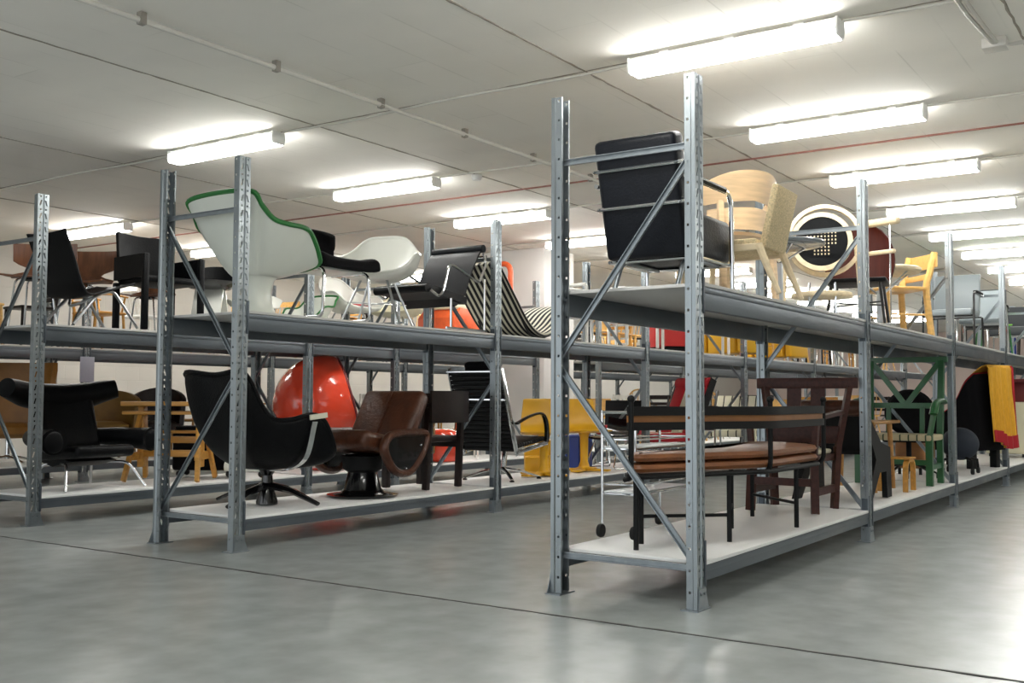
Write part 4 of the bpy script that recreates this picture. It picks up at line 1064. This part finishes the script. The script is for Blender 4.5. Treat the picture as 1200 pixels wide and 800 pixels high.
# ================================================================== LEFT RACK, upper shelf
t = T('sling_chair', 'black leather sling chair with high back and grey steel legs at the left edge', 'chair', (4.9, 7.6, UP), 0)
prof = curve([(-.26, .74), (-.17, .52), (-.1, .33), (-.03, .25), (.1, .28), (.38, .37)], 6)
b = B(); b.sheet([[(p.x, -.25+.5*j/8, p.z-.015*(1-(2*j/8-1)**2)) for j in range(9)] for p in prof], .012); P('sling', b, 'black_leather', t)
for s in (-1, 1):
    b = B(); b.tube([p+V(0, s*.255, 0) for p in prof], .009, 8); P('side_rail', b, 'black_matt', t)
    b = B(); b.tube(fillet([(-.14, s*.22, .008), (.08, s*.2, .26), (.22, s*.2, .3), (.44, s*.22, .008)], .05), .013, 8); P('leg_frame', b, 'satin', t)
b = B(); b.tube(curve([(.1, -.2, .26), (-.02, 0, .17), (.1, .2, .26)], 6), .012, 8); P('cross_brace', b, 'satin', t)

def walnut_chair(name, label, loc, rz, group=None, legm='chrome', m='walnut', w=.5):
    t = T(name, label, 'chair', loc, rz, group)
    rows = []
    prof = curve([(-.28, .74), (-.27, .62), (-.23, .51), (-.15, .44), (-.05, .425), (.08, .43), (.13, .42)], 4)
    N = len(prof)
    for i, p in enumerate(prof):
        q = i/(N-1)
        ww = w/2*(1.0 if q < .2 else (1-.55*math.sin(min(1, (q-.2)/.25)*PI)**2 if q < .45 else .9))
        rows.append([(p.x+.06*abs(-1+2*j/10)**2*max(0, 1-q*2), (-1+2*j/10)*ww, p.z+.02*abs(-1+2*j/10)**2*(q > .5)) for j in range(11)])
    b = B(); b.sheet(rows, .011); P('shell', b, m, t)
    for x in (-.13, .08):
        for s in (-1, 1):
            b = B(); b.tube(fillet([(x*.2, 0, .41), (x, s*.1, .41), (x*1.4, s*.14, 0)], .05), .009, 8); P('leg', b, legm, t)
    b = B(); b.lathe([(0, .4), (.08, .4), (.08, .42), (0, .42)], 16); P('mount', b, 'black_matt', t)
    return t
wc = walnut_chair('plywood_chair', 'brown walnut plywood chair behind the black sling chair, left of the first post', (4.84, 8.1, UP), 215, w=.54)
dup(wc, (5.3, 8.17, UP), 217, 'brown walnut plywood chair between the sling chair and the black leather dining chair')
dup(wc, (6.0, 8.16, UP), 212, 'brown walnut plywood chair peeking out behind the black leather dining chair').scale = (.86, .86, .86)

t = T('leather_dining_chair', 'all-black stitched leather dining armchair on the left rack', 'armchair', (5.68, 7.56, UP), -96)
b = B(); rows = panel(.54, .42, .05, 10, 6, lean=.12, top=lambda u: 1+.04*u*u); b.sheet(rows, .028); b.xf(Matrix.Translation((-.24, 0, .43))); P('backrest', b, 'black_leather', t)
b = B(); b.box(-.25, .25, -.25, .25, .4, .46, .02, 2); P('seat', b, 'black_leather', t)
for s in (-1, 1):
    y = s*.265
    b = B(); b.box(.2, .25, y-.025, y+.025, 0, .64, .01); P('leg', b, 'black_leather', t)
    b = B(); b.box(-.26, -.21, y-.025, y+.025, 0, .42, .01); P('leg', b, 'black_leather', t)
    b = B(); b.sheet([[(x, y, z) for x in (-.26, -.1, .08, .235)] for z in (.44, .55, .64)], .03); P('arm_panel', b, 'black_leather', t)

t = T('shell_lounge_chair', 'black shell seat with perforated pan on a white slab base', 'chair', (6.35, 7.7, UP), 215)
rows = [[(-.24*math.cos(R(a))-.02*q, .3*math.sin(R(a)), .5+.18*q*math.cos(R(a*.8))) for a in range(-90, 91, 15)] for q in (0, .5, 1)]
b = B(); b.sheet(rows, .02); P('backrest', b, 'black_leather', t)
b = B(); b.lathe([(0, .43), (.18, .44), (.29, .49), (.3, .5), (.28, .495), (.16, .46), (0, .455)], 30); P('seat_pan', b, 'black_gloss', t)
for s in (-1, 1):
    b = B(); b.bar((s*.03, 0, .43), (s*.24, 0, .012), .26, .03, (1, 0, 0)); P('slab_leg', b, 'white_plastic', t)
    b = B(); b.lathe([(0, 0), (.028, 0), (.028, .012), (0, .012)], 16, m=Matrix.Translation((s*.19, -.13, .12)) @ Matrix.Rotation(PI/2, 4, 'X')); P('bolt_cap', b, 'black_rubber', t)

t = T('folded_plastic_stool', 'glossy white folded plastic seat on a cream tub, under the green-edged shell', 'stool', (6.9, 7.72, UP), 200)
b = B(); b.lathe([(.1, 0), (.13, .02), (.17, .2), (.18, .25), (.16, .25), (.15, .2), (.11, .04), (0, .03)], 28); P('tub', b, 'cream', t)
b = B(); rows = [[(x, y, z-.35*y*y+.02*math.sin(y*20)) for y in [k*.05-.2 for k in range(9)]] for x, z in ((-.2, .42), (-.12, .34), (.1, .32), (.22, .38))]; b.sheet(rows, .012); P('seat', b, 'white_plastic', t)
g2 = green_shell('shell_chair', 'second white shell chair with green edging, standing behind the charcoal cantilever chair', (7.66, 7.75, UP), 185)
g2.scale = (.64, .64, .64)
t = fibreglass_armchair('white_cushioned_armchair', 'white shell seat with a round red cushion, below the plain white armchair', (8.27, 7.76, UP), 270, cushion='red_fabric')
fibreglass_armchair('cream_armchair', 'cream shell armchair on wire legs on the left rack, left of the orange frame', (9.05, 7.72, UP), 190, m='cream')
t = T('orange_frame_seat', 'worn orange metal seat unit with a tall tubular hoop and white top', 'metal seat', (10.35, 7.72, UP), 0)
b = B()
prof = [(-.62, 0), (-.42, 0)]+[(-.42+.24-.24*math.cos(R(a)), .24*math.sin(R(a))) for a in range(20, 161, 20)]+[(.06, 0), (.75, 0), (.75, .3), (.3, .33), (.1, .48), (-.5, .52), (-.62, .4)]
b.prism(prof, -.28, .28, 'y', .01); P('body', b, 'orange', t)
b = B(); b.box(-.55, .1, -.26, .26, .5, .56, .02, 3); P('worn_top', b, 'cream', t)
b = B(); b.tube(fillet([(.52, -.3, .02), (.52, -.3, 1.16), (.52, .3, 1.16), (.52, .3, .02)], .12, 7), .035, 12); P('hoop', b, 'orange', t)
b = B(); b.tube(fillet([(.6, -.24, .3), (.6, -.24, .6), (.6, .24, .6), (.6, .24, .3)], .08), .02, 8); P('handle', b, 'orange', t)
for s in (-1, 1):
    b = B(); b.lathe([(.05, -.03), (.17, -.03), (.19, 0), (.17, .03), (.05, .03)], 24, m=Matrix.Translation((-.18, s*.24, .19)) @ Matrix.Rotation(PI/2, 4, 'X')); P('wheel', b, 'black_rubber', t)
t = T('low_white_table', 'low white plastic table with silver buttons below the red cushion', 'table', (7.62, 7.42, UP), 0)
b = B(); b.box(-.1, .7, -.07, .07, .15, .17, .006); P('tabletop', b, 'white_plastic', t)
for x in (-.05, .65):
    for y in (-.05, .05): b = B(); b.tube([(x, y, 0), (x, y, .15)], .012, 8); P('leg', b, 'chrome', t)

# ================================================================== LEFT RACK, lower shelf
t = T('horned_armchair', 'large black leather armchair with a horn-shaped head bolster and round arms', 'armchair', (5.13, 7.77, LO), -91)
lean = Matrix.Translation((-.22, 0, .28)) @ Matrix.Rotation(R(-20), 4, 'Y')
rows = []
for i in range(9):
    q = i/8; w = .27+.02*q; rows.append([(.07*abs(-1+2*j/8)**2.2*(1-q*.4), (-1+2*j/8)*w, .52*q) for j in range(9)])
b = B(); b.sheet(rows, .11); b.xf(lean); P('backrest', b, 'black_leather', t, sub=1)
b = B(); pts = curve([(.1, -.5, .53), (.04, -.38, .52), (-.0, -.25, .5), (-.02, 0, .49), (0, .25, .5), (.04, .38, .52), (.1, .5, .53)], 5)
b.tube(pts, [.07+.045*math.sin(PI*k/(len(pts)-1))+.01*abs(2*k/(len(pts)-1)-1)**2 for k in range(len(pts))], 18); b.xf(lean); P('head_bolster', b, 'black_leather', t)
b = B(); b.box(-.24, .36, -.27, .27, .23, .33, .045, 4); b.xf(Matrix.Rotation(R(-4), 4, 'Y')); P('seat', b, 'black_leather', t)
b = B(); b.prism([(-.3, .3), (.2, .22), (-.1, .16), (-.3, .2)], -.22, .22, 'y', .03); P('under_shell', b, 'black_leather', t)
for s in (-1, 1):
    b = B(); pts = curve([(-.26, s*.3, .4), (-.05, s*.36, .4), (.16, s*.41, .39), (.3, s*.44, .385)], 5)
    b.tube(pts, [.07+.03*k/(len(pts)-1) for k in range(len(pts))], 20); P('arm', b, 'black_leather', t)
    b = B(); b.sphere((.305, s*.441, .385), (.018, .085, .085), 20); P('arm_cap', b, 'black_leather', t)
    b = B(); b.tube(fillet([(-.1, s*.16, .2), (.22, s*.28, .2), (.34, s*.36, 0)], .07), .012, 10); P('leg', b, 'chrome', t)
    b = B(); b.tube(fillet([(.0, s*.14, .19), (-.22, s*.22, .19), (-.32, s*.28, 0)], .07), .012, 10); P('leg', b, 'chrome', t)

t = T('trestle_table', 'honey pine trestle with two plank tops and splayed legs', 'trestle', (5.98, 7.74, LO), -56)
m = 'honey'
b = B(); b.box(-.4, .4, -.17, .17, .66, .7, .006); P('top_plank', b, m, t)
b = B(); b.box(-.4, .4, -.13, .13, .585, .615, .006); P('lower_plank', b, m, t)
for x in (-.26, .26):
    b = B(); b.box(x-.025, x+.025, -.05, .05, .12, .66, .004); P('upright', b, m, t)
    for s in (-1, 1):
        b = B(); b.bar((x, s*.05, .58), (x+(.06 if x > 0 else -.06), s*.27, .01), .055, .035, (1, 0, 0), bev=.004); P('leg', b, m, t)
    b = B(); b.bar((x*1.06, -.17, .22), (x*1.06, .17, .22), .03, .07); P('cross_rail', b, m, t)
for z, y in ((.24, -.02), (.36, .02)):
    b = B(); b.box(-.27, .27, y-.015, y+.015, z-.03, z+.03, .004); P('long_rail', b, m, t)
b = B(); b.tube([(-.2, 0, .43), (.33, 0, .43)], .014, 10); P('peg', b, m, t)

t = T('ottoman', 'black upholstered block on castors beside the pine trestle', 'ottoman', (6.52, 7.86, LO), -56)
b = B(); b.box(-.32, .32, -.14, .16, .06, .44, .03, 3); P('body', b, 'black_fabric', t)
b = B(); b.box(-.3, .3, -.12, .14, .44, .47, .012); P('top_pad', b, 'black_fabric', t)
for x in (-.26, .26):
    for y in (-.1, .12):
        b = B(); b.lathe([(.008, -.014), (.026, -.014), (.03, 0), (.026, .014), (.008, .014)], 16, m=Matrix.Translation((x, y, .03)) @ Matrix.Rotation(PI/2, 4, 'X')); P('castor', b, 'black_rubber', t)
t = T('white_footrest', 'white cylindrical bar on a black castor under the black shell chair', 'footrest', (6.55, 7.48, LO), -56)
b = B(); b.tube([(-.14, 0, .1), (.25, 0, .1)], .045, 16); P('bar', b, 'white_plastic', t)
for x in (-.1, .2):
    b = B(); b.lathe([(.008, -.02), (.03, -.02), (.035, 0), (.03, .02), (.008, .02)], 16, m=Matrix.Translation((x, 0, .035)) @ Matrix.Rotation(PI/2, 4, 'X')); P('castor', b, 'black_rubber', t)

t = T('ball_chair', 'glossy red ball-shaped chair with an open cut side on a round red foot', 'ball chair', (8.02, 7.76, LO), -40)
bm = bmesh.new(); bmesh.ops.create_uvsphere(bm, u_segments=48, v_segments=32, radius=.53)
nrm = V(math.cos(R(16)), 0, math.sin(R(16)))
bmesh.ops.bisect_plane(bm, geom=bm.verts[:]+bm.edges[:]+bm.faces[:], plane_co=nrm*.25, plane_no=nrm, clear_outer=True)
bmesh.ops.transform(bm, matrix=Matrix.Translation((-.08, 0, .66)), verts=bm.verts)
b = B(); b.add(bm); o = P('shell', b, 'red_gloss', t); k = o.modifiers.new('solid', 'SOLIDIFY'); k.thickness = .03
rr = math.sqrt(.53**2-.25**2)
b = B(); e1 = V(0, 1, 0); e2 = V(-math.sin(R(16)), 0, math.cos(R(16)))
b.tube([V(-.08, 0, .66)+nrm*.25+(e1*math.cos(2*PI*k/48)+e2*math.sin(2*PI*k/48))*(rr-.015) for k in range(48)], .02, 8, True); P('rim', b, 'dark_red', t)
b = B(); b.sphere((-.18, 0, .5), (.36, .42, .3), 24); P('cushion', b, 'dark_red', t)
b = B(); b.lathe([(0, 0), (.3, 0), (.3, .012), (.12, .03), (.07, .08), (.08, .14), (0, .14)], 36); P('foot', b, 'red_gloss', t)
t = T('mustard_seat', 'wide mustard-coloured upholstered seat right of the red ball chair', 'armchair', (9.05, 7.74, LO), 180)
b = B(); b.box(-.3, .3, -.34, .34, .1, .42, .03, 3); P('seat', b, 'mustard', t)
b = B(); b.box(-.3, -.16, -.34, .34, .4, .72, .03, 3); P('backrest', b, 'mustard', t)
for x in (-.25, .25):
    for y in (-.3, .3): b = B(); b.tube([(x, y, 0), (x, y, .11)], .015, 8); P('leg', b, 'black_matt', t)
t = T('red_pod', 'glossy red pod seat low behind the dark wooden armchair', 'seat', (9.72, 7.62, LO), 0)
b = B(); b.lathe([(0, 0), (.2, 0), (.25, .08), (.27, .2), (.24, .3), (.2, .34), (0, .3)], 32); P('body', b, 'red_gloss', t)
b = B(); b.lathe([(0, .3), (.19, .31), (.2, .34), (.15, .37), (0, .38)], 28); P('pad', b, 'red_gloss', t)
t = T('orange_stool', 'orange and white striped low stool behind the dark wooden armchair', 'stool', (10.4, 7.6, LO), 0)
b = B(); b.box(-.2, .2, -.18, .18, .34, .44, .02); P('seat', b, 'orange', t)
b = B(); b.box(-.19, .19, -.17, .17, .28, .34, .01); P('seat_edge', b, 'white_plastic', t)
for x in (-.17, .17):
    for y in (-.15, .15): b = B(); b.tube([(x, y, 0), (x, y, .28)], .014, 8); P('leg', b, 'white_metal', t)
# ================================================================== BACK-WALL RACK and distant filler
def tub(name, label, loc, rz, m, h=1.0, w=.6, flat=1):
    t = T(name, label, 'armchair', loc, rz)
    rows = []
    for i in range(9):
        q = i/8; r = []
        for j in range(17):
            a = R(-100+200*j/16); k = math.cos(R(-100+200*j/16)*.62)
            top = .42+(h-.42)*min(1, max(.25, k)*flat)
            r.append((-.26*math.cos(a)*(1+.12*q)-.02, w/2*math.sin(a)*(1+.1*q), .3+(top-.3)*q))
        rows.append(r)
    b = B(); b.sheet(rows, .05); P('shell', b, m, t)
    b = B(); b.lathe([(0, .28), (.2, .28), (.27, .33), (.28, .4), (.2, .44), (0, .45)], 28); P('seat', b, m, t)
    b = B(); b.tube([(0, 0, .05), (0, 0, .3)], .025, 10); star_base(b, .32, 0, .08, 4, w=.03, rot=PI/4); P('star_base', b, 'chrome', t)
    return t
tub('wrap_armchair', 'tall caramel leather wrap-around chair at the far left behind the horned armchair', (6.4, 11.1, LO), 225, 'caramel', 1.12, .85, 1.5)
tub('wrap_armchair', 'rounded mustard shell armchair between the horned armchair and the pine trestle', (7.62, 11.12, LO), 225, 'mustard', .82, .7)
sc = wood_frame_chair('spindle_chair', 'golden spindle-back chair under the back-wall rack, seen over the trestle', 'chair', (9.0, 11.08, LO), 190, 'ochre_wood', h=.8, spindles=7, crest=.09, w=.6)
tub('wrap_armchair', 'dark red-brown padded chair behind the mustard shell armchair', (8.36, 11.12, LO), 225, 'dark_wood', .86, .6)
t = walnut_chair('plastic_chair', 'dull green plastic chair against the back wall above the trestle', (9.0, 12.6, 0), 225, legm='black_paint', m='green_dull', w=.54)
wood_frame_chair('wooden_chair', 'light wooden chair between the trestle and the black shell lounge chair', 'chair', (9.55, 11.08, LO), 185, 'honey', w=.4, h=.7)

# busy row of wooden chairs on the back-wall rack's upper shelf
random.seed(11)
birch = wood_frame_chair('wooden_chair', 'blond spindle-back wooden chair', 'chair', (4.9, 11.05, UP), 200, 'beech', h=.82, spindles=6, w=.44)
dark = wood_frame_chair('wooden_chair', 'dark stained wooden chair', 'chair', (5.5, 11.1, UP), 210, 'dark_wood', h=.8, slats=3, w=.44)
honey = wood_frame_chair('wooden_chair', 'honey armchair', 'chair', (6.1, 11.05, UP), 200, 'honey', h=.78, slats=2, arms=True, w=.48)
white = wood_frame_chair('wooden_chair', 'white chair', 'chair', (6.7, 11.1, UP), 220, 'white_metal', h=.8, spindles=5, w=.42)
t = T('hoop_chair', 'hoop', 'chair', (7.3, 11.05, UP), 220)
b = B(); b.prism([(.22*math.cos(2*PI*k/24), .22*math.sin(2*PI*k/24)) for k in range(24)], .43, .46, 'z', .008); P('seat', b, 'beech', t)
b = B(); b.tube(curve([(-.19, -.18, .45), (-.24, -.2, .65), (-.28, -.12, .84), (-.29, 0, .89), (-.28, .12, .84), (-.24, .2, .65), (-.19, .18, .45)], 5), .014, 8); P('hoop', b, 'beech', t)
for y in (-.1, 0, .1): b = B(); b.tube([(-.19, y, .45), (-.28, y, .85)], .007, 6); P('spindle', b, 'beech', t)
for x in (-.14, .14):
    for s in (-1, 1): b = B(); b.tube([(x*.8, s*.13, .43), (x*1.4, s*.2, 0)], [.016, .012], 8); P('leg', b, 'beech', t)
hoopc = t
ws = walnut_chair('plywood_chair', 'ply', (7.9, 11.05, UP), 210, m='beech', w=.46)
kinds = [(birch, 'blond spindle-back wooden chair'), (dark, 'dark stained slat-back wooden chair'), (honey, 'honey-coloured wooden armchair'), (white, 'white painted spindle-back chair'), (hoopc, 'light wooden hoop-back chair'), (ws, 'light bent-plywood chair')]
count = {}
seq = [0, 1, 2, 3, 4, 5, 0, 3, 2, 1, 4, 0, 2, 5, 3, 0, 4, 2, 1, 0, 5, 2]
nth = ['first', 'second', 'third', 'fourth', 'fifth', 'sixth', 'seventh', 'eighth']
for i, k in enumerate(seq):
    o, lab = kinds[k]; n = count.get(k, 0); count[k] = n+1
    x = 4.21+2.82*((i+2)//4)+.45+.655*((i+2) % 4); y = 11.09; rz = random.choice([180, 188, 172, 0, 176, 184])
    l = '%s on the back-wall rack, %s like it from the left' % (lab, nth[n])
    if n == 0: o.location = (x, y, UP); o.rotation_euler = (0, 0, R(rz)); o['label'] = l; o['group'] = 'wooden chairs on the back-wall rack'
    else: dup(o, (x, y, UP), rz, l, 'wooden chairs on the back-wall rack')
# lower shelf of the back-wall rack, right part
lowk = [(honey, 'honey-coloured wooden armchair'), (dark, 'dark stained slat-back wooden chair'), (white, 'white painted spindle-back chair'), (ws, 'light bent-plywood chair')]
for i in range(8):
    o, lab = lowk[i % 4]
    dup(o, ((10.4, 11.3, 12.2, 13.2, 14.1, 15.0, 16.0, 16.9)[i], 11.08, LO), random.choice([190, 200, 175]), '%s on the lower back-wall shelf, %s in that row' % (lab, nth[i]), 'chairs on the lower back-wall shelf')
# distant bays of the middle and pillar racks
spots = []
for x in (14.25, 16.2, 16.9, 17.55, 18.2, 19.0, 19.7, 20.4, 21.0): spots.append((x, 5.48, UP, 'middle rack upper shelf'))
for x in (14.3, 15.2, 16.2, 17.0, 17.8, 19.1, 20.0, 20.8): spots.append((x, 5.48, LO, 'middle rack lower shelf'))
for x in (13.5, 14.15, 14.8, 15.45, 16.35, 17.0, 17.65, 18.25, 19.2):
    spots.append((x, 7.73, UP, 'upper shelf beyond the pillar')); spots.append((x, 7.73, LO, 'lower shelf beyond the pillar'))
cols = [birch, white, honey, ws, dark, hoopc]; names = {birch: 'blond spindle-back wooden chair', white: 'white painted spindle-back chair', honey: 'honey-coloured wooden armchair', ws: 'light bent-plywood chair', dark: 'dark stained slat-back wooden chair', hoopc: 'light wooden hoop-back chair'}
cnt = {}
for i, (x, y, z, wh) in enumerate(spots):
    o = cols[(i*5+i//6) % 6]; key = wh; n = cnt.get(key, 0); cnt[key] = n+1
    dup(o, (x, y, z), random.choice([180, 188, 172, 195]), 'distant %s, %s along the %s' % (names[o], (nth+['ninth'])[n], wh), 'distant chairs along the ' + wh)
# distant end of the nearest rack
for i in range(4):
    o = [dark, white, honey, birch][i]
    dup(o, ((18.0, 19.0, 19.8, 20.6)[i], 2.38, UP), 190, 'far %s on the nearest rack, upper shelf, %s along' % (names[o], nth[i]), 'far chairs on the nearest rack')
for i in range(3):
    o = [ws, dark, hoopc][i]
    dup(o, ((17.2, 18.0, 19.1)[i], 2.4, LO), 190, 'far %s on the nearest rack, lower shelf, %s along' % (names[o], nth[i]), 'far chairs on the nearest rack')
t = T('red_top_table', 'cream cabinet seat with a dark red top rail and yellow side at the right edge', 'chair', (15.2, 2.32, LO), 180)
b = B(); b.box(-.2, .22, -.25, .25, .04, .72, .02); P('body', b, 'cream', t)
b = B(); b.box(-.26, .3, -.28, .28, .98, 1.02, .01); b.box(-.24, -.2, -.2, .2, .72, .98, .004); P('top_rail', b, 'dark_red', t)
b = B(); b.box(-.2, .22, -.27, -.25, .5, .7, .005); P('side_panel', b, 'yellow', t)
for x in (-.15, .18):
    for y in (-.2, .2): b = B(); b.lathe([(0, 0), (.02, 0), (.02, .05), (0, .05)], 10, (x, y, 0)); P('foot', b, 'black_rubber', t)
t = T('desk_chair', 'black reclining chair with blue armrests on chrome legs at the right edge', 'chair', (16.25, 2.3, LO), 150)
b = B(); b.sheet([[(p.x, (-1+2*j/6)*.22, p.z) for j in range(7)] for p in curve([(-.38, .85), (-.2, .5), (-.1, .4), (.2, .42)], 5)], .05); P('seat_shell', b, 'black_fabric', t)
for s in (-1, 1):
    b = B(); b.box(-.2, .12, s*.26-.025, s*.26+.025, .58, .61, .008); P('armrest', b, 'blue', t)
    b = B(); b.tube(fillet([(.1, s*.26, .59), (.14, s*.26, .01), (-.28, s*.26, .01)], .04), .012, 8); b.tube([(-.18, s*.26, .59), (-.2, s*.26, .01)], .012, 8); P('leg_frame', b, 'chrome', t)
